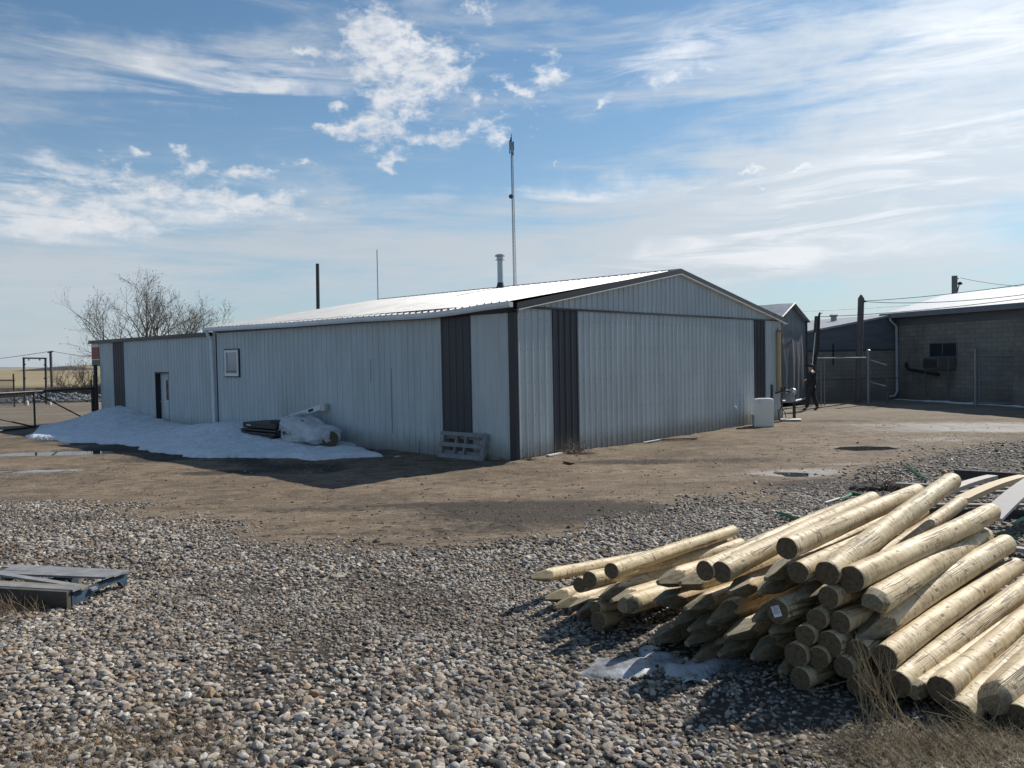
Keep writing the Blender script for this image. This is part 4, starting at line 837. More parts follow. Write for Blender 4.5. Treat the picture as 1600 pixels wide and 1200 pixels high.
b=MB(); b.bar(q0+dd*.0-ZZ*.14,q0+dd*.9-ZZ*.17,.18,.10); b.build('dark_brace',M_black,sp_)
# pallet leaning upright
up=empty('upright_pallet',B(-.3,1.5,0),'grey weathered wooden pallet stood upright against the long wall','pallet')
M_pal=weathered('grey_pallet_wood',(.27,.27,.27),.85,var=.25,scale=5,stretch=(1,1,1))
lean=lambda v,z,o=0.: B(-.06-.16*(1-z/.62)-o,v,z-.01)
for z0,z1_ in ((.53,.62),(.28,.37),(.02,.12)):
    b=MB(); a=lean(.87,z0,.09); b.add([lean(.87,z0,.09),lean(2.26,z0+.0,.09),lean(2.26,z1_,.09),lean(.87,z1_,.09),lean(.87,z0,.068),lean(2.26,z0,.068),lean(2.26,z1_,.068),lean(.87,z1_,.068)],[(0,1,2,3),(7,6,5,4),(0,4,5,1),(1,5,6,2),(2,6,7,3),(3,7,4,0)]); b.build('deck_board',M_pal,up)
for v0 in (.80,1.42,1.72,2.16):
    w1=.045 if v0!=.80 else .10; b=MB(); b.add([lean(v0,.02,.067),lean(v0+w1,.02,.067),lean(v0+w1,.61,.067),lean(v0,.61,.067),lean(v0,.02,-.02),lean(v0+w1,.02,-.02),lean(v0+w1,.61,-.02),lean(v0,.61,-.02)],[(0,1,2,3),(7,6,5,4),(0,4,5,1),(1,5,6,2),(2,6,7,3),(3,7,4,0)]); b.build('stringer',M_pal,up)
for z0 in (.45,.1):
    b=MB(); b.add([lean(.80,z0,-.022),lean(2.2,z0,-.022),lean(2.2,z0+.08,-.022),lean(.80,z0+.08,-.022),lean(.80,z0,-.04),lean(2.2,z0,-.04),lean(2.2,z0+.08,-.04),lean(.80,z0+.08,-.04)],[(0,1,2,3),(7,6,5,4),(0,4,5,1),(1,5,6,2),(2,6,7,3),(3,7,4,0)]); b.build('rear_board',M_pal,up)
# ------------------------------------------------------------------ left gate, posts and yard beyond
gate=empty('yard_gate',V(-17.5,32,0),'dark framed chain link swing gate across the left entrance','gate')
g0=at(148,655,32.9); g0=V(g0.x,g0.y,0); g1=at(0,676,28.3); g1=V(g1.x,g1.y,0); gd=(g1-g0); gl=gd.length; gdn=gd.normalized(); gEnd=g0+gdn*(gl+3.2)
zt_=1.40; zb_=.08
def gpt(px):   # point on the gate line under a photo column
    n_=V(gdn.y,-gdn.x,0); q=onp(px,620,g0,n_); return V(q.x,q.y,0)
for px in (148,53): q=gpt(px); b=MB(); b.tube([q+ZZ*zb_,q+ZZ*(zt_+(.55 if px==148 else 0))],.035 if px==53 else .045,8); b.build('upright',M_black,gate,40)
q=gpt(145.5); b=MB(); b.tube([q+ZZ*zb_,q+ZZ*zt_],.025,8); b.build('upright',M_black,gate,40)
q0,q1=gpt(148),gEnd
b=MB(); b.tube([q0+ZZ*zt_,q1+ZZ*zt_],.042,8); b.build('top_rail',M_black,gate,40)
b=MB(); b.tube([q0+ZZ*zb_,q1+ZZ*zb_],.04,8); b.build('bottom_rail',M_black,gate,40)
b=MB(); b.tube([gpt(54)+ZZ*(zt_-.04),gpt(138)+ZZ*zb_],.028,8); b.build('brace',M_black,gate,40)
b=MB(); b.tube([gEnd+ZZ*(zt_-.04),gpt(52)+ZZ*zb_],.028,8); b.build('brace',M_black,gate,40)
b=MB(); b.tube([gEnd+ZZ*zb_,gEnd+ZZ*zt_],.042,8); b.build('upright',M_black,gate,40)
b=MB(); mesh_panel(b,q0+ZZ*zb_,q1-q0,ZZ,(q1-q0).length,zt_-zb_,.075,.003); b.build('mesh',M_black,gate)
hp=B(-.16,22.86,0); b=MB(); b.tube([hp,hp+ZZ*2.35],.075,10); b.tube([hp+V(-.16,-.05,0),hp+V(-.16,-.05,1.75)],.03,6); recenter(b.build('gate_post',M_black,None,40,'tall black steel gate post at the far corner of the shed','post'))
b=MB(); b.tube([hp+ZZ*.85,g0+ZZ*.82],.02,6); b.lathe(hp.lerp(g0,.5)+ZZ*.75,[(.03,0),(.05,.05),(.03,.12)],8); recenter(b.build('gate_latch',M_black,None,None,'small black latch and lock between gate and tall post','latch'))
# sign frame beyond the gate
sf=empty('sign_frame',at(54,632,50),'empty black steel sign frame standing beyond the left gate','frame')
for px in (37,71): 
    t_=at(px,559,50); bb=at(px+1.5,631,50); b=MB(); b.bar(V(bb.x,bb.y,0),t_,.09,.09,(1,0,0)); b.build('post',M_black,sf)
b=MB(); b.bar(at(35.5,559.5,50),at(72.5,560,50),.09,.09); b.build('top_bar',M_black,sf)
for px,yy in ((45,562),(62,562),(39,569),(69.5,570),(39,591),(69.5,591)): b=MB(); q=at(px,yy,50); b.fr(q-V(.04,.02,.05),V(.08,0,0),V(0,.04,0),V(0,0,.08)); b.build('hook',M_black,sf)
for px in (42,78): b=MB(); q=at(px,633,48.5); q.z=0; b.lathe(q,[(.12,0),(.1,.22),(.05,.3)],8); recenter(b.build('marker_block',weathered('pale_block',(.6,.57,.45),.8),None,40,'small cream block at the foot of the sign frame '+('left post' if px==42 else 'right post'),'block'))
pn=empty('chain_link_fence',at(12,637,47),'chain link fence panel with a dark frame at the left edge beyond the gate','fence')
b=MB(); q=at(22.8,636,47); b.tube([V(q.x,q.y,0),V(q.x,q.y,at(23,584,47).z)],.045,8); b.build('post',M_black,pn,40)
b=MB(); b.tube([at(23,594,47),at(-60,594,47)],.035,8); b.build('rail',M_black,pn,40)
b=MB(); b.tube([at(23,614,47),at(-60,614.5,47)],.035,8); b.build('rail',M_black,pn,40)
q1=at(-60,636,47); b=MB(); mesh_panel(b,V(q1.x,47,.1),V(1,0,0),ZZ,q.x-q1.x,1.5,.09,.006); b.build('mesh',M_wire,pn)
drift('snow_berm','streak of old snow beside the stone heap beyond the gate',at(82,623,56)*1-V(0,0,at(82,623,56).z),(1,0,0),(0,1,0),1.4,1.0,.42,seed=2)
b=MB(); rk=random.Random(4)
for i in range(900):
    x_=rk.uniform(-34,-25.5); y_=51.5+rk.uniform(0,3.5); hh=.55*math.exp(-((x_+30)/3.6)**2)*(1-abs(y_-53.2)/2.2); s_=rk.uniform(.05,.16); q=V(x_,y_,max(0,hh)*rk.uniform(.5,1.1)+.02)
    b.lathe(q,[(s_*.6,-s_*.4),(s_,0),(s_*.5,s_*.5)],5,(rk.uniform(-.5,.5),rk.uniform(-.5,.5),1))
recenter(b.build('stone_heap',weathered('heap_stone',(.26,.27,.28),.8,var=.4,scale=1.5),None,40,'low heap of grey rubble stones beyond the gate','stone heap',None,'stuff'))
wp_=empty('wooden_power_pole',V(at(80,600,105).x,105,-.2),'distant wooden power pole with a single crossarm left of the shed','power pole')
b=MB(); t_=at(79,548.5,105); b.tube([V(at(81,600,105).x,105,-.5),t_],.17,8); b.build('pole',M_pole,wp_,40)
b=MB(); b.bar(at(74.5,550.5,104.9),at(83,549,104.9),.16,.18); b.build('crossarm',M_pole,wp_)
wire(at(74.5,549.5,105),at(-300,561,120),1.2,'faint overhead wire running left from the distant power pole',.03)
wire(at(83,549,105),at(330,548,100),1.0,'faint overhead wire running right from the distant power pole',.025)
# ------------------------------------------------------------------ bare trees and shrubs
M_bark=weathered('bark',(.115,.10,.09),.9,var=.3); M_twig=weathered('twig',(.16,.135,.11),.9,var=.25)
def grow(bt,bw,p,d,L_,r,dep,rd,lim,leaves=None):
    n_=5 if dep>1 else 3; pts=[p]; q=p.copy(); dd=d.copy()
    for i in range(n_):
        dd=(dd+V(rd.gauss(0,.10),rd.gauss(0,.10),.06 if dep<4 else .02)).normalized(); q=q+dd*L_/n_; pts.append(q.copy())
    rr=[r*(1-.55*i/n_) for i in range(n_+1)]
    (bt if dep>=lim else bw).tube(pts,rr,5 if dep>2 else 3,False)
    if dep==0:
        if leaves is not None and rd.random()<.5:
            for k_ in range(2): 
                s_=rd.uniform(.03,.07); o=q+V(rd.gauss(0,.05),rd.gauss(0,.05),rd.gauss(0,.05)); leaves.add([o,o+V(s_,0,s_*.4),o+V(0,s_*.6,-s_)],[(0,1,2)])
        return
    nb=rd.choice((4,5)) if dep>2 else rd.choice((3,4))
    for k_ in range(nb):
        f=.35+.65*(k_+rd.random())/nb; i=min(n_-1,int(f*n_)); o=pts[i].lerp(pts[i+1],f*n_-i)
        a=rd.uniform(0,6.28); side=dd.orthogonal(); side.rotate(Matrix.Rotation(a,3,dd)); sp=rd.uniform(.38,.72)
        nd=(dd*math.cos(sp)+side*math.sin(sp)); nd.z+=.08; nd.normalize()
        grow(bt,bw,o,nd,L_*rd.uniform(.48,.68),r*.5*(1-.3*f)+.003,dep-1,rd,lim,leaves)
def tree(name,label,cat,base,stems,seed,r0,dep=4,group=None):
    rd=random.Random(seed); t=empty(name,base,label,cat,group); bt,bw,lv=MB(),MB(),MB()
    if dep>2: bt.tube([base-ZZ*.3,base+ZZ*.8,base+ZZ*1.6],[r0*2,r0*1.6,r0*1.4],9)
    for (dx,dy,h,l_) in stems:
        o=base+ZZ*h; d=V(dx,dy,1).normalized(); grow(bt,bw,o,d,l_,r0,dep,rd,dep-1,lv)
    bt.build('trunk',M_bark,t,60); bw.build('crown',M_twig,t)
    if lv.v: lv.build('last_leaves',weathered('dry_leaf',(.12,.09,.06),.9),t)
tb=at(233,600,60); tb=V(tb.x,60,0)
tree('bare_tree','large bare spreading tree rising behind the low end of the shed','tree',tb,[(-1.15,.1,1.0,4.5),(-.66,-.3,1.1,4.3),(-.30,.3,1.1,4.2),(-.05,-.1,1.2,4.4),(.18,.2,1.2,4.1),(.38,-.3,1.1,4.0),(.66,.15,1.0,3.8)],5,.105,4)
tb2=at(300,600,64); tb2=V(tb2.x,64,0)
tree('bare_tree','smaller narrow bare tree just right of the large one behind the shed','tree',tb2,[(-.25,.1,1.2,3.6),(.05,-.2,1.3,3.9),(.35,.2,1.2,3.5)],9,.085,4)
for i,(px,Y,h,lab) in enumerate(((108,62,2.7,'bare twiggy shrub beyond the gate right of the sign frame'),(136,64,3.2,'taller bare shrub in the field close to the red sign'),(92,66,1.5,'low brown shrub by the foot of the distant power pole'),(124,60,1.3,'low reddish brown shrub between the two taller bare shrubs'),(149,61,1.7,'small brown shrub right beside the gate post'))):
    bb=at(px,600,Y); bb=V(bb.x,Y,zground(bb.x,Y))
    tree('bare_shrub',lab,'shrub',bb,[(random.Random(i*9+k_).uniform(-.9,.9),random.Random(i*5+k_).uniform(-.5,.5),.0,h*.62) for k_ in range(8)],20+i,.03,2,'bare shrubs beyond the gate')
# brown scrub line
b=MB(); rk=random.Random(8)
for i in range(5200):
    x_=rk.uniform(-44,-24); y_=rk.uniform(61,84); q=V(x_,y_,0); h=rk.uniform(.25,.8)*(1.25 if x_>-33 else .7); b.add([q,q+V(.06,0,0),q+V(rk.gauss(0,.25),rk.gauss(0,.1),h)],[(0,1,2)])
recenter(b.build('brush',weathered('brush_brown',(.155,.105,.07),.95,var=.4,scale=.4),None,None,'band of low brown brush beyond the entrance yard','brush',None,'stuff'))
# ------------------------------------------------------------------ person
pc=G(1269,641.8); sp=(pc-CP).dot(_fw)/F; H=73.5*sp
hd=V(-.86,.5,0).normalized(); lt=V(-hd.y,hd.x,0)   # heading, left
def PB(f,l,z): return V(pc.x,pc.y,pc.z)+hd*(f*H)+lt*(l*H)+ZZ*(z*H)
per=None
J={'pel':(0,0,.52),'ch':(.0,0,.70),'nk':(.005,0,.83),'nk2':(.02,0,.865),'hd':(.03,0,.915),'top':(.025,0,.965),'nose':(.078,0,.915),
 'hl':(.0,.05,.50),'hr':(0,-.05,.50),'kl':(.075,.055,.29),'kr':(-.03,-.055,.285),'al':(.10,.055,.06),'ar':(-.10,-.055,.075),'tl':(.19,.06,.022),'tr':(-.02,-.06,.025),
 'sl':(0,.105,.80),'sr':(0,-.105,.80),'el':(.02,.125,.64),'er':(-.05,-.125,.64),'wl':(.115,.06,.63),'wr':(.10,-.07,.64),'pl':(.145,.04,.645),'pr':(.135,-.045,.655)}
def skin(name,joints,edges,root,mat,parent=None,lv=2,**kw):
    ks=list(joints); me=bpy.data.meshes.new(name); base=V(pc.x,pc.y,pc.z)
    me.from_pydata([tuple(PB(*joints[k_][:3])-(base if parent is None else base)) for k_ in ks],[(ks.index(a),ks.index(c)) for a,c in edges],[])
    me.materials.append(mat); o=bpy.data.objects.new(name,me); COL.objects.link(o)
    if parent is None: o.location=base
    else: o.parent=parent
    m_=o.modifiers.new('skin','SKIN'); sv=me.skin_vertices[0].data if me.skin_vertices else None
    if sv is None:
        bm=bmesh.new(); bm.from_mesh(me); bm.verts.layers.skin.verify(); bm.to_mesh(me); bm.free(); sv=me.skin_vertices[0].data
    for i,k_ in enumerate(ks): r_=joints[k_][3]; r_=(r_,r_) if not isinstance(r_,tuple) else r_; sv[i].radius=(r_[0]*H,r_[1]*H); sv[i].use_root=(k_==root)
    m_.use_smooth_shade=True; s_=o.modifiers.new('sub','SUBSURF'); s_.levels=lv; s_.render_levels=lv
    for p in me.polygons: p.use_smooth=True
    return tag(o,**kw)
M_skin=material('skin',None,(.34,.2,.14),.6); M_jack=weathered('black_jacket',(.012,.013,.018),.8,var=.3); M_trou=weathered('dark_trousers',(.016,.017,.022),.85,var=.3); M_boot=weathered('brown_boot',(.03,.022,.018),.7)
jb={k_:v+(r_,) for (k_,v),r_ in zip(J.items(),[.062,.075,.035,.03,.048,.040,.014,.045,.045,.031,.031,.02,.02,.016,.016,.036,.036,.024,.024,.016,.016,.014,.014])}
ed=[('pel','ch'),('ch','nk'),('nk','nk2'),('nk2','hd'),('hd','top'),('hd','nose'),('pel','hl'),('pel','hr'),('hl','kl'),('hr','kr'),('kl','al'),('kr','ar'),('al','tl'),('ar','tr'),('nk','sl'),('nk','sr'),('sl','el'),('sr','er'),('el','wl'),('er','wr'),('wl','pl'),('wr','pr')]
for s_,sg_ in (('l',1),('r',-1)):
    p_=J['p'+s_]
    for i,(df,dl,dz,ln) in enumerate(((1,.0,.35,.030),(1,.12,.12,.034),(1,.1,-.1,.032),(1,.0,-.35,.026),(.5,-.2*1,.9,.026))):
        k_=f'f{s_}{i}'; m1=(p_[0]+df*ln*.55,p_[1]-sg_*.004*i*.3+dl*.01,p_[2]+dz*.016,.0055); m2=(p_[0]+df*ln,p_[1]-sg_*.008,p_[2]+dz*.022-.006,.0045)
        jb[k_+'a']=m1; jb[k_+'b']=m2; ed+=[('p'+s_,k_+'a'),(k_+'a',k_+'b')]
per=skin('person',jb,ed,'pel',M_skin,None,2,label='person in dark jacket, trousers and cap walking left beside the garage tent',cat='person')
cl=lambda ks,d: {k_:J[k_]+(d[k_],) for k_ in ks}
skin('jacket',cl(['pel','ch','nk','sl','sr','el','er','wl','wr'],dict(pel=.098,ch=.108,nk=.055,sl=.056,sr=.056,el=.044,er=.044,wl=.03,wr=.03)),[('pel','ch'),('ch','nk'),('nk','sl'),('nk','sr'),('sl','el'),('sr','er'),('el','wl'),('er','wr')],'ch',M_jack,per)
skin('trousers',cl(['pel','hl','hr','kl','kr','al','ar'],dict(pel=.076,hl=.064,hr=.064,kl=.050,kr=.050,al=.042,ar=.042)),[('pel','hl'),('pel','hr'),('hl','kl'),('hr','kr'),('kl','al'),('kr','ar')],'pel',M_trou,per)
for s_,sg_ in (('l',1),('r',-1)):
    a_,t__=J['a'+s_],J['t'+s_]; hx=(a_[0]-.03,a_[1],a_[2]-.04)
    skin('boot',{'a':(a_[0],a_[1],a_[2]+.02,.032),'h':(a_[0]-.005,a_[1],.028 if s_=='l' else .04,.028),'m':((a_[0]+t__[0])/2,a_[1],.026,.026),'t':(t__[0],t__[1],.022,.022)},[('a','h'),('h','m'),('m','t')],'h',M_boot,per)
b=MB(); c_=PB(.025,0,.945); b.lathe(c_,[(.062*H,-.018*H),(.064*H,.0),(.055*H,.03*H),(.03*H,.047*H),(.004*H,.052*H)],18); pts=[PB(.03,-.05,.945),PB(.085,-.042,.94),(PB(.135,-.02,.932)),PB(.135,.02,.932),PB(.085,.042,.94),PB(.03,.05,.945)]; b.prism(pts,(0,0,.012*H)); b.build('cap',M_jack,per,50)
# ------------------------------------------------------------------ wooden posts
def woodm(n):
    c=n.coord(); s=n.n('ShaderNodeSeparateXYZ',{0:c}).outputs; rnd=n.n('ShaderNodeObjectInfo').outputs['Random']
    off=n.n('ShaderNodeCombineXYZ',{0:0.,1:0.,2:n.m('MULTIPLY',rnd,37.)}).outputs[0]; cc=n.n('ShaderNodeVectorMath',{0:c,1:off},operation='ADD').outputs[0]
    g1=n.noise(n.map(cc,(16,16,1.1)),1.6,6,.6); g2=n.noise(n.map(cc,(5,5,2.5)),1.3,5,.6)
    k=n.m('ADD',n.m('MULTIPLY',g1,.5),n.m('MULTIPLY',g2,.5))
    col=n.ramp(k,[(.33,(.34,.235,.12)),(.5,(.54,.415,.24)),(.66,(.70,.58,.38))])
    col=n.mix(n.m('MULTIPLY',n.sm(rnd,.2,1.),.25),col,(.44,.39,.24))
    # shallow cross cuts left by the peeler
    sc_=n.noise(n.map(cc,(7,7,34)),1.,2,.45,.3); cut=n.m('MULTIPLY',n.sm(n.m('ABSOLUTE',n.m('SUBTRACT',sc_,.5)),.035,.004),n.sm(n.noise(n.map(cc,(15,15,9)),1.,3,.5),.47,.56))
    # drying cracks
    cr=n.noise(n.map(cc,(24,24,.55)),1.,3,.5,.3); crk=n.m('MULTIPLY',n.sm(n.m('ABSOLUTE',n.m('SUBTRACT',cr,.5)),.022,.003),n.sm(n.noise(n.map(cc,(4,4,1.3)),1.,2,.5),.50,.58))
    vd=n.vor(n.map(cc,(8,8,4)),1.3,'F1','Distance'); kn=n.sm(vd,.17,.07)
    dk=n.m('MAXIMUM',n.m('MAXIMUM',n.m('MULTIPLY',cut,.8),n.m('MULTIPLY',crk,.95)),n.m('MULTIPLY',kn,.75))
    col=n.mix(dk,col,(.095,.055,.025))
    blot=n.sm(n.noise(n.map(cc,(7,7,7)),1.8,4,.6),.58,.70); col=n.mix(n.m('MULTIPLY',blot,.45),col,(.72,.63,.46))
    pk=n.noise(n.map(cc,(7,7,16)),1.5,3,.5)
    h=n.m('ADD',n.m('MULTIPLY',dk,-.8),n.m('MULTIPLY',pk,1.2))
    return {'Base Color':col,'Roughness':n.m('SUBTRACT',.62,n.m('MULTIPLY',blot,.2)),'Normal':n.bump(h,.8,.006,n.bump(g1,.35,.003)),'Specular IOR Level':.5}
def cutm(n):
    c=n.coord(); g=n.noise(n.map(c,(60,60,5)),1.,5,.6); st=n.noise(n.map(c,(26,26,90)),1.,4,.6)
    col=n.ramp(g,[(.35,(.12,.098,.06)),(.6,(.25,.21,.135))]); return {'Base Color':n.mix(n.m('MULTIPLY',n.sm(st,.5,.7),.4),col,(.16,.12,.07)),'Normal':n.bump(g,.7,.006)}
def endm(n):
    c=n.coord(); s=n.n('ShaderNodeSeparateXYZ',{0:c}).outputs; r_=n.m('SQRT',n.m('ADD',n.m('POWER',s[0],2.),n.m('POWER',s[1],2.))); r_=n.m('ADD',r_,n.m('MULTIPLY',n.noise(c,22,3),.012))
    rg_=n.m('SINE',n.m('MULTIPLY',r_,900.)); col=n.mix(n.m('MULTIPLY',n.m('ADD',rg_,1.),.3),(.15,.11,.065),(.075,.053,.03)); col=n.mix(n.sm(n.noise(c,40,4),.5,.75),col,(.06,.04,.025)); ck=n.sm(n.m('ABSOLUTE',n.m('SUBTRACT',n.noise(c,19,2),.5)),.02,.0); col=n.mix(n.m('MULTIPLY',ck,.9),col,(.02,.014,.01))
    return {'Base Color':col,'Normal':n.bump(rg_,.3,.002)}
M_log=material('peeled_post',woodm,(.5,.4,.25),.6); M_cut=material('cut_wood',cutm,(.4,.3,.2),.8); M_end=material('end_grain',endm,(.3,.2,.1),.9)
Xk=[800,850,930,1000,1100,1250,1334,1400,1500,1600]; Yb=[6.2,5.88,5.45,5.05,4.70,4.36,4.25,4.10,3.92,3.80]; Bk=[925,940,969,1000,1028,1061,1071,1100,1125,1155]
def ydepth(x,y): return float(np.interp(x,Xk,Yb)+(np.interp(x,Xk,Bk)-y)*.0009)
LOGS=[]
GRP='fence posts heaped in the pile'
def post(typ,x,y,far,rr,label,L_=2.45,Y0=None,seed=None,pl=.31,phi=None,bend=None,share=False):
    i=len(LOGS); rd=random.Random(100+i if seed is None else seed)
    Y0=Y0 or ydepth(x,y); P0=at(x,y,Y0)
    if typ!='P' or True:
        if far is None:
            a=rd.gauss(0,.035); d=V(.70+a,.712-a,-.035+rd.gauss(0,.012)).normalized(); P1=P0+d*L_
        else:
            d1=ray(*far); d1=d1/d1.y; o=CP-P0; A_=d1.dot(d1); B_=2*d1.dot(o); C_=o.dot(o)-L_*L_; D_=B_*B_-4*A_*C_
            t_=(-B_+math.sqrt(D_))/(2*A_) if D_>0 else -B_/(2*A_)+.5
            P1=CP+d1*t_
    ax_=(P1-P0); Lr=ax_.length; n_=40; k_=MB(); rings=[]; bend=rd.uniform(-.02,.02) if bend is None else bend; ba=rd.uniform(0,6.28); phi=rd.uniform(0,1.57) if phi is None else phi
    zs=[]
    if typ=='P': zs=[pl*i_/14 for i_ in range(15)]+[pl*1.15]
    elif typ=='C': zs=[0,.01,.03,.06,.09,.13,.17]
    else: zs=[0.,.004,.012]
    zs+= list(np.linspace(zs[-1]+.05,Lr-.02,34))+[Lr-.008,Lr]
    sd=rd.uniform(0,99); far_r=rr*rd.uniform(.88,.97); off=V(rd.uniform(-.25,.25),rd.uniform(-.25,.25),0)*rr
    for zi,z in enumerate(zs):
        R0=rr+(far_r-rr)*z/Lr; cx=bend*math.sin(math.pi*z/Lr); c=V(cx*math.cos(ba),cx*math.sin(ba),z); ring=[]
        for j in range(n_):
            th=2*math.pi*j/n_; r_=R0*(1+.055*mn.noise(V(math.cos(th)*1.2+sd,math.sin(th)*1.2,z*1.6))+.028*mn.noise(V(math.cos(th)*3+sd,math.sin(th)*3,z*9.)))
            cutf=0; cc=c.copy()
            if typ=='P' and z<pl*1.16:
                dist=.012+(R0*1.06-.012)*(z/pl); best=max(math.cos(th-phi-q_*math.pi/2) for q_ in range(4)); rc=dist/best
                if rc<r_: r_=rc; cutf=1
                cc=c+off*(1-min(1,z/pl))
            elif typ=='C' and z<.18:
                k0=max(0,math.cos(th-phi)); lim=R0*(.35+z/.17*.9); rc=lim/max(.25,k0) if k0>.2 else 9
                rc2=R0*(.72+z/.1*.4)*(1+.12*mn.noise(V(th*2,sd,z*8)))
                if min(rc,rc2)<r_: r_=min(rc,rc2); cutf=1
            elif typ=='B' and z<.012: r_*=(.955,.985,1.)[zi]
            if z>Lr-.01: r_*=.985 if z<Lr else .93
            ring.append((cc+V(r_*math.cos(th),r_*math.sin(th),0),cutf))
        rings.append(ring)
    k_.v=[p for r_ in rings for p,_ in r_]
    for a in range(len(rings)-1):
        for j in range(n_):
            q=(j+1)%n_; k_.f.append([a*n_+j,a*n_+q,(a+1)*n_+q,(a+1)*n_+j]); s_=rings[a][j][1]+rings[a][q][1]+rings[a+1][j][1]+rings[a+1][q][1]; k_.mi.append(1 if s_>=3 else 0)
    k_.f.append(list(range(n_))[::-1]); k_.mi.append(2 if typ=='B' else 1); m_=(len(rings)-1)*n_; k_.f.append([m_+j for j in range(n_)]); k_.mi.append(2)
    o=k_.build('fence_post',[M_log,M_cut,M_end],None,32 if typ=='B' else 24,label,'fence post',GRP)
    q_=ax_.to_track_quat('Z','Y'); o.rotation_euler=(q_@Matrix.Rotation(rd.uniform(0,6.28) if typ=='B' else 0,3,'Z').to_quaternion()).to_euler(); o.location=P0; LOGS.append(o); return o
HID='pointed post end in the deep shade low in the middle of the pile'
T=[
# left wing of the pile
('P',828,904,(1035,864),.052,'long pointed post at the far left, its sharp tip the leftmost of the pile'),
('B',955,892,(1146,829),.055,'topmost back post on the left, its far end the highest over the gravel'),
('B',905,914,(1138,843),.056,'round ended post half behind another at the left, second from the top there'),
('B',921,906,(1158,850),.060,'sunlit round ended post lying over the pointed tips at the left'),
('P',851,937,(1060,880),.055,'dusty pointed tip under the two round ended posts at the left'),
('P',868,948,(1075,888),.055,'cracked pointed tip just right of the dusty one at the far left'),
('P',888,953,(1100,885),.055,'shaded pointed tip below the left round ended posts'),
('P',902,957,(1120,895),.058,'broad shaded pointed tip right above the lowest left post'),
('P',936,932,(1150,868),.058,'sunlit pointed post just right of the left round ended pair'),
('P',958,940,(1165,876),.058,'sunlit pointed post beside the splintered knot'),
('C',975,946,(1185,885),.068,'thick post with a splintered knotty end in the left part of the pile'),
('B',934,970,(1090,945),.058,'lowest blunt post lying on the gravel at the left'),
('B',930,950,(1140,900),.045,'thin blunt post end between the pointed tips at the left'),
# middle
('P',1026,913,(1240,845),.066,'post with a dark faceted wedge point left of the twin round ends'),
('P',1060,915,(1262,856),.064,'post with a pale striped cut face beside the dark wedge point'),
('P',1025,945,(1245,890),.066,'shaded pointed post beneath the dark wedge point'),
('B',1101,892,(1332,790),.062,'left one of the twin round ended posts on top'),
('B',1127,894,(1364,779),.066,'right one of the twin round ended posts on top'),
('P',1137,929,(1330,850),.066,'post with a flat pale slanted cut right below the twin round ends'),
('P',1187,925,(1380,845),.060,'post with a half lit striped cut right of the flat slanted one'),
('P',1200,902,(1400,805),.062,'post with a pale grooved tip tucked under the topmost round end'),
('B',1229,857,(1434,768),.066,'topmost round ended post in the middle of the pile'),
('B',1246,894,(1440,800),.062,'round ended post stained brown just below the topmost one'),
('B',1292,896,(1488,751),.070,'thick bright post crossing over the others towards the upper right'),
('H',1345,884,(1502,784),.058,'short looking post squeezed between the thick crossing post and its neighbour'),
('B',1330,905,(1549,800),.074,'big round ended post with a long crack and a chipped far end'),
('P',1243,936,None,.062,'dark pointed tip under the brown stained round end'),
('B',1294,934,None,.062,'shaded round end below the thick crossing post'),
('C',1362,944,(1538,838),.078,'thick post with a ragged broken tip and a striped sunlit cut'),
# second row
('P',1018,1004,None,.070,'lowest pointed post reaching out over the ice patch'),
('P',1070,955,None,.068,'shaded post point under the pale striped cut face'),
('P',1050,975,None,.066,'shaded post point above the one reaching over the ice patch'),
('P',1110,969,None,.070,'broad shaded post point below the flat slanted cut'),
('P',1078,988,None,.062,'shaded stubby point low in the middle, left of the lowest row'),
('P',1074,1003,None,.058,'small shaded point near the ice patch'),
('P',1086,1029,None,.060,'leftmost point of the bottom row beside the ice patch'),
('P',1120,1026,None,.064,'second point of the bottom row'),
('P',1134,998,None,.066,'post point with a thin bright sunlit streak along its top facet'),
('P',1177,968,None,.062,'shaded point with a lit left facet next to the white tag'),
('B',1214,955,None,.072,'post carrying the small white tag on its shaded end'),
('P',1172,1029,None,.072,'broad point of the bottom row straight below the white tag'),
('P',1205,990,None,.066,'shaded point directly under the white tag'),
('B',1276,968,None,.058,'small shaded round end right of the white tag'),
('B',1312,973,None,.062,'shaded round end with visible rings below the big cracked post'),
('B',1258,993,None,.058,'shaded round end diagonally below the small one right of the tag'),
('B',1296,1007,None,.072,'largest shaded round end low in the pile'),
('P',1345,998,(1572,850),.080,'thick pointed post half in shade below the ragged broken tip'),
('B',1243,1024,None,.068,'greenish shaded round end above the lowest round end'),
('B',1278,1028,None,.060,'shaded round end in the second row from the bottom, left of the dry stalks'),
('P',1215,1050,None,.062,'short point wedged left of the lowest round end'),
('B',1250,1061,None,.062,'lowest round end resting on the stones left of the dry stalks'),
('B',1340,1018,None,.062,'round end half hidden by the top of the dry stalks'),
('B',1318,1042,None,.058,'round end behind the left edge of the dry stalks'),
('B',1338,1072,None,.056,'lowest round end hidden behind the dry stalks'),
# right side
('B',1382,1028,(1588,884),.069,'long sunlit post with a pale lengthwise shadow, its round end just above the stalks'),
('B',1402,1069,(1622,903),.071,'long sunlit post with many cross cracks right of the dry stalks'),
('C',1428,1082,(1640,925),.052,'splintered thin post end poking out between two big round ends'),
('B',1470,1079,(1672,905),.071,'long sunlit post second from the lower right corner group'),
('B',1498,1117,(1740,885),.073,'sunlit post in the lower right whose dark end has a chipped rim'),
('C',1548,1098,(1790,880),.085,'thick post with a frayed striped cut at the lower right'),
('B',1590,1122,(1830,905),.070,'post at the bottom right corner, cut by the photo edge'),
('B',1560,1010,None,.070,'upper post lying behind the lower right group, its near end hidden'),
]
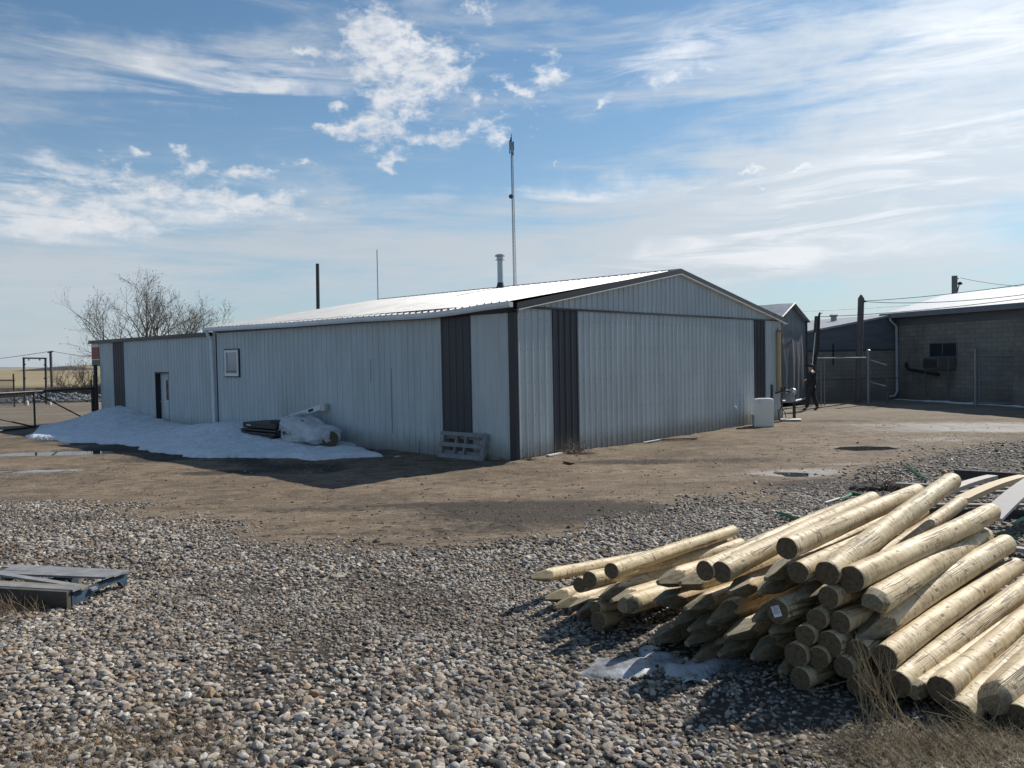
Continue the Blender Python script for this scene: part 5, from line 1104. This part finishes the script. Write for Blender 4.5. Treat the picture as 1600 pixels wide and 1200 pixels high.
for q in T:
    if q[5].startswith('upper post lying'): continue
    kw={}
    if q[0]=='C': kw['phi']=random.Random(int(q[1])).uniform(0,6)
    if q[0]=='H': post('B',q[1],q[2],q[3],q[4],q[5],L_=1.9,Y0=5.3); continue
    post(q[0],q[1],q[2],q[3],q[4],q[5],**kw)
# white tag stapled to a post end
tg=at(1215,955,ydepth(1214,955)-.035); b=MB(); ex=(_r*.93-_u*(-.35)).normalized(); ex=(_r*math.cos(R(33))+_u*math.sin(R(33))); ey=(_u*math.cos(R(33))-_r*math.sin(R(33)))
pt=[o for o in LOGS if o['label'].startswith('post carrying')][0]
s_=.0035*10
nrm=-(pt.rotation_euler.to_matrix()@V(0,0,1)); ex=nrm.cross(V(0,0,1)).normalized()*-1; ey=ex.cross(nrm)*-1; ey=ey if ey.z>0 else -ey
rot=Matrix.Rotation(R(24),3,nrm); ex=rot@ex; ey=rot@ey; c_=pt.location+nrm*.004
b.fr(c_-ex*.026-ey*.031,ex*.052,ey*.062,nrm*.002); tgo=b.build('paper_tag',material('tag_paper',None,(.72,.74,.76),.6),pt)
b=MB(); rk=random.Random(3)
for r_ in range(5):
    x_=-.020
    while x_<.018:
        w1=rk.uniform(.002,.006); b.fr(c_-ex*(-x_)+ey*(.022-.0085*r_),ex*w1,ey*(.004),nrm*.0028); x_+=w1+.002
b.build('tag_print',material('tag_ink',None,(.09,.11,.16),.6),tgo)
# ------------------------------------------------------------------ lumber and slats behind the pile
M_sp=weathered('spotted_board',(.46,.42,.37),.7,var=.35,scale=6); M_yel=weathered('fresh_board',(.50,.38,.22),.65,var=.15,stretch=(4,4,4)); M_gry=weathered('grey_board',(.36,.34,.33),.75,var=.2,stretch=(1,6,1))
plank('lumber_board','pale spotted board resting on the slats behind the bright crossing post',[at(1464,778,9.2),at(1551,748,10.9)],.13,.05,M_sp,bend=.02)
plank('lumber_board','fresh yellow board curving up to the right edge of the photo',[at(1502,786,8.8),at(1601,749,10.9)],.14,.06,M_yel,bend=.03)
plank('lumber_board','wide weathered grey board with a curl at the right edge behind the posts',[at(1546,813,7.9),at(1650,735,10.2)],.22,.03,M_gry,bend=.06)
sl_=empty('broken_skid',G(1540,790),'dark broken wooden skid with gaps under the loose boards','pallet')
M_dkw=weathered('dark_wood_skid',(.075,.065,.058),.9,var=.3,stretch=(1,5,5)); M_slat=weathered('pale_slat',(.30,.27,.23),.8,var=.25)
for k_,(xa,ya,xb,yb_,hh,m_) in enumerate(((1492,741,1660,751,.16,M_dkw),(1400,756,1620,765,.10,M_slat),(1430,770,1640,768,.10,M_slat),(1440,789,1640,790,.10,M_slat),(1440,799,1660,806,.10,M_dkw))):
    a=gp(xa,ya,.16); c_=gp(xb,yb_,.16); b=MB(); b.bar(a,c_,.09,hh*.35 if k_ not in (0,4) else hh); b.build('beam' if k_ in (0,4) else 'slat',m_,sl_)
for xa in (1430,1520,1600): a=gp(xa,756,.08); c_=gp(xa-25,806,.08); b=MB(); b.bar(a,c_,.06,.12); b.build('runner',M_dkw,sl_)
M_grn=weathered('green_strap',(.02,.17,.07),.5,var=.2)
for i,(pts,lab) in enumerate((([(1411,727),(1425,734),(1448,751)],'bright green plastic strap curling above the bright crossing post'),([(1212,800),(1232,806),(1258,816)],'green strap on the gravel left of the topmost post'),([(1314,779),(1330,772),(1350,774)],'crumpled green strap beside the root clump'),([(1560,832),(1575,836),(1590,842)],'short green strap end among the stones right of the posts'),([(1582,818),(1596,812),(1610,806)],'green strap showing under the wide grey board'))):
    P=[gp(*q,.06 if i<4 else .15) for q in pts]; b=MB(); b.tube(P,[.012,.028,.012],4); b.tube([p+V(.05,.09,-.02) for p in P],[.006,.02,.010],4); recenter(b.build('green_strap',M_grn,None,None,lab,'strap','green straps around the post pile'))
plank('white_stick','small white stick on the gravel left of the root clump',[gp(1290,786,.03),gp(1312,779,.03)],.035,.015,M_wht)
plank('weathered_stick','grey stick among the stones at the right edge below the wide board',[gp(1565,858,.05),gp(1640,868,.05)],.09,.04,M_gry)
# ------------------------------------------------------------------ old pallet at the left edge
K0=G(110,950); K1=G(199,919); ea=(V(K1.x,K1.y,0)-V(K0.x,K0.y,0)); la=ea.length; ea.normalize(); eb=V(-ea.y,ea.x,0); zk=zground(K0.x,K0.y)+.0
pk_=empty('old_pallet',V(K0.x,K0.y,zk),'weathered grey wooden pallet with blue painted side at the left edge on the gravel','pallet')
def KB(a,c_,z): return V(K0.x,K0.y,zk)+ea*a+eb*c_+ZZ*z
M_blue=weathered('worn_blue_paint',(.03,.065,.10),.7,var=.4,scale=6); M_pg=weathered('grey_deck',(.22,.225,.23),.8,var=.3,scale=3,stretch=(3,3,3)); M_pt=weathered('tan_deck',(.22,.19,.14),.85,var=.3,scale=3); M_bf=weathered('dark_plank',(.085,.075,.062),.9,var=.4,scale=4,stretch=(1,1,4))
b=MB(); poly=[(0.02,.0),(.18,.0),(.22,.05),(.50,.06),(.56,.05),(.60,0.0),(la,0),(la,.105),(.02,.105)]
b.prism([KB(a,0,z) for a,z in poly],eb*.04); b.build('side_runner',M_blue,pk_)
for c_ in (.50,.98): b=MB(); b.prism([KB(a,c_,z) for a,z in poly],eb*.04); b.build('runner',M_blue,pk_)
b=MB(); b.fr(KB(-.045,-.01,-.01),ea*.042,eb*1.25,ZZ*.15); b.build('front_plank',M_bf,pk_)
W0=la
for i,(a0,w1,m_,dz,tilt) in enumerate(((.0,.125,M_pg,.02,-.0),(.135,.11,M_pt,.006,.01),(.31,.10,M_pg,-.03,.10),(.55,.15,M_pg,.024,-.015),(.71,.14,M_pg,.013,.0),(.86,.14,M_pg,.008,.0))):
    a0*=la; w1*=la
    b=MB(); o=KB(a0,-.03,.107+dz); b.fr(o,ea*w1,eb*(1.15+.1*(i%2))+ZZ*tilt,ZZ*.018); b.build('deck_board',m_,pk_)
# ------------------------------------------------------------------ dead weeds and grass
M_straw=material('straw',lambda n:{'Base Color':n.ramp(n.noise(n.coord(),3,4),[(.3,(.17,.125,.07)),(.7,(.38,.30,.18))])},(.3,.24,.14),.8)
M_dry=material('dry_weed',lambda n:{'Base Color':n.ramp(n.noise(n.coord(),4,4),[(.3,(.10,.068,.04)),(.7,(.27,.195,.12))])},(.15,.1,.06),.9)
def blade(b,o,h,lean_,w_,rd,seg=4,curl=.3):
    a=rd.uniform(0,6.28); d=V(math.cos(a),math.sin(a),0); sd_=V(-d.y,d.x,0)*w_; pts=[]; p=o.copy(); up=V(0,0,1); dd=(up+d*lean_*rd.uniform(.2,1)).normalized()
    for i in range(seg+1):
        k_=1-i/seg*.8; pts+= [p-sd_*k_,p+sd_*k_]; dd=(dd+d*curl*rd.uniform(0,.6)-up*curl*.25+V(rd.gauss(0,.06),rd.gauss(0,.06),0)).normalized(); p=p+dd*h/seg
    b.add(pts,[(2*i,2*i+1,2*i+3,2*i+2) for i in range(seg)])
def tufts(name,label,areas,m_,seed,cat='grass',stuff=True):
    rd=random.Random(seed); b=MB()
    for (px,py,rx,ry,n_,h0,h1,lean_,w_) in areas:
        c=gp(px,py)
        for i in range(n_):
            x=c.x+rd.gauss(0,rx); y=c.y+rd.gauss(0,ry)
            if y<2.2: continue
            blade(b,V(x,y,zground(x,y)-.01),rd.uniform(h0,h1),lean_,w_,rd)
    return recenter(b.build(name,m_,None,None,label,cat,None,'stuff' if stuff else None))
def stalks(name,label,base_px,tips,rd,m_,w_=.0028):
    b=MB(); c=gp(*base_px)
    for (bx_,by_,tx_,ty_) in tips:
        q=gp(bx_,by_); e=at(tx_,ty_,q.y-.02+rd.uniform(-.1,.08)); mid=q.lerp(e,.5)+V(rd.gauss(0,.012),rd.gauss(0,.01),.012); b.tube([q,mid,e],[w_,w_*.8,w_*.4],4,False)
        if rd.random()<.6: 
            f=mid.lerp(e,.4); b.tube([f,f+V(rd.gauss(0,.03),0,rd.uniform(.01,.04))],[w_*.6,w_*.3],3,False)
    return recenter(b.build(name,m_,None,None,label,'weed'))
rd=random.Random(31)
stalks('dry_stalks','tall clump of dry straw stalks standing in front of the post ends',(1375,1120),[(1345+rd.uniform(0,75),1085+rd.uniform(0,60),1335+rd.uniform(-5,75),995+rd.uniform(0,85)**1) for i in range(52)]+[(1380,1130,1336,986),(1390,1130,1341,990),(1370,1125,1337,994)],rd,M_straw,.0024)
stalks('dry_stalks','low bent straw stalks at the foot of the lowest round end',(1260,1080),[(1262,1078,1322,1040),(1264,1080,1330,1062),(1262,1079,1300,1050),(1250,1078,1290,1082),(1255,1080,1318,1083),(1270,1076,1255,1058),(1182,1060,1225,1050),(1190,1065,1230,1052)],rd,M_straw,.002)
stalks('dry_stalks','thin dry stalks against the dark ends of the lower right posts',(1460,1150),[(1440+rd.uniform(0,150),1140+rd.uniform(0,30),1425+rd.uniform(0,170),1075+rd.uniform(0,60)) for i in range(26)],rd,M_straw,.002)
stalks('dry_stalks','pale curved straw stems on the stones left of the photo bottom right',(1345,1170),[(1348,1188,1330,1132),(1346,1186,1328,1135),(1322,1185,1345,1178),(1320,1180,1352,1187),(1300,1170,1260,1148)],rd,M_straw,.0025)
tufts('dry_grass','patch of matted dry grass at the lower right under the posts',[(1480,1175,.28,.12,1900,.04,.14,1.2,.0016),(1400,1165,.16,.10,700,.04,.13,1.2,.0016),(1570,1160,.2,.12,1100,.04,.15,1.1,.0016),(1340,1185,.14,.08,220,.03,.10,1.3,.0016),(1500,1215,.4,.1,1300,.04,.14,1.2,.0016)],M_straw,5)
tufts('grey_weed','low grey green weed under the bottom row of points',[(1150,1052,.11,.06,420,.03,.10,1.,.0014)],weathered('grey_weed_mat',(.10,.115,.115),.9),6,'weed')
tufts('dry_weeds','brown withered weeds growing through the gravel on the left and bottom',[(15,940,.24,.26,1700,.06,.22,1.2,.0024),(-20,965,.2,.2,700,.06,.24,1.,.0024),(230,1150,.26,.14,1500,.03,.10,1.3,.0018),(330,1180,.22,.10,900,.03,.10,1.3,.0018),(60,1190,.28,.12,900,.03,.11,1.3,.0018),(700,1120,.14,.07,420,.03,.09,1.2,.0016),(640,1060,.06,.14,380,.03,.11,1.2,.0016),(270,1060,.22,.2,700,.02,.08,1.4,.0016),(480,1190,.5,.1,600,.02,.07,1.4,.0016),(860,1045,.25,.08,260,.01,.03,1.4,.0016),(1110,1150,.2,.1,200,.01,.04,1.4,.0016),(215,960,.3,.2,160,.01,.05,1.3,.0014),(120,1000,.3,.15,260,.01,.05,1.3,.0014)],M_dry,7,'weeds')
tufts('yard_weeds','sparse dead weeds in the dark dirt patches of the yard',[(830,805,1.1,.7,700,.02,.08,1.3,.004),(990,722,1.0,.35,300,.02,.07,1.3,.005),(1050,815,1.4,.5,420,.02,.07,1.3,.004),(1330,770,.9,.8,900,.02,.08,1.3,.0035),(1230,760,1.2,.6,300,.02,.06,1.3,.004),(640,800,2.,.3,200,.02,.05,1.3,.004),(340,740,.8,.1,120,.02,.06,1.3,.005),(1470,745,1.1,.8,500,.02,.07,1.3,.0035),(950,870,.08,.05,90,.03,.07,1.2,.003),(1022,800,.05,.04,40,.05,.15,.8,.003)],M_dry,8,'weeds')
def rootclump(name,label,c,r_,seed,m_,n_=70,w_=.009):
    rd=random.Random(seed); b=MB()
    for i in range(n_):
        a=rd.uniform(0,6.28); d=V(math.cos(a),math.sin(a)*.7,rd.uniform(.0,1.1)).normalized(); p=c+V(rd.gauss(0,r_*.25),rd.gauss(0,r_*.2),0); pts=[p]
        for k_ in range(4): d=(d+V(rd.gauss(0,.35),rd.gauss(0,.35),rd.gauss(-.12,.3))).normalized(); p=p+d*r_*.28; p.z=max(p.z,c.z); pts.append(p)
        b.tube(pts,[w_,w_*.8,w_*.6,w_*.4,w_*.3],4,False)
    return recenter(b.build(name,m_,None,None,label,'dead plant'))
M_root=weathered('dead_root',(.26,.21,.16),.9,var=.35,scale=8)
rootclump('dead_weed_clump','tangled dead weed clump at the near corner of the shed',G(798,720),.30,2,M_root,80,.010)
rootclump('dead_weed_clump','small dead weed sprig at the gable foot beside the near corner',G(827,722),.16,3,M_root,40,.007)
rootclump('dead_weed_clump','litter of dead stalks at the foot of the second gable stripe',G(898,712),.38,4,M_root,60,.009)
rootclump('root_clump','dark root clump with pale twigs on the dirt beyond the topmost posts',G(1378,765),.42,5,M_root,60,.012)
b=MB(); c=G(1378,764); g_=[]
for j in range(13):
    for i in range(25):
        x=c.x-.55+1.1*i/24; y=c.y-.28+.56*j/12; k_=1-((x-c.x)/.55)**2-((y-c.y)/.28)**2; g_.append(V(x,y,zground(x,y)+(.13*max(0,k_)**.6+.05*vnoise(x,y,9,2) if k_>0 else -.02)))
b.add(g_,[(j*25+i,j*25+i+1,(j+1)*25+i+1,(j+1)*25+i) for j in range(12) for i in range(24)]); recenter(b.build('dirt_clod',weathered('dark_clod',(.045,.035,.028),.95,var=.4,scale=6,bump=.8),None,180,'dark lump of soil under the root clump','dirt clod'))
# scattered small clods, bark chips and bits of wood on the yard
b=MB(); rd=random.Random(77)
for i in range(420):
    px=rd.uniform(60,1590); py=rd.uniform(700,860) if px<1200 else rd.uniform(665,760); c=gp(px,py); c.z=zground(c.x,c.y); s_=rd.uniform(.006,.024)*(1 if rd.random()<.93 else 1.8); a=rd.uniform(0,3.1)
    b.lathe(c+ZZ*s_*.2,[(s_*.5,-s_*.4),(s_*rd.uniform(.8,1.3),0),(s_*.4,s_*.5)],6,(rd.gauss(0,.4),rd.gauss(0,.4),1))
recenter(b.build('dirt_clods',weathered('clod',(.10,.073,.052),.95,var=.5,scale=2),None,None,'small dark clods and chips scattered over the dirt yard','dirt clods',None,'stuff'))
b=MB()
for i in range(420):
    px=rd.uniform(60,1590); py=rd.uniform(695,860) if px<1200 else rd.uniform(665,760); c=gp(px,py); c.z=zground(c.x,c.y)+.006; a=rd.uniform(-.5,.5); l_=rd.uniform(.03,.16)
    b.bar(c,c+V(math.cos(a)*l_,math.sin(a)*l_,rd.uniform(0,.015)),rd.uniform(.006,.018),.006)
recenter(b.build('wood_chips',weathered('chip',(.17,.14,.11),.9,var=.6,scale=1.5),None,None,'thin wood chips and straw bits scattered over the dirt yard','wood chips',None,'stuff'))
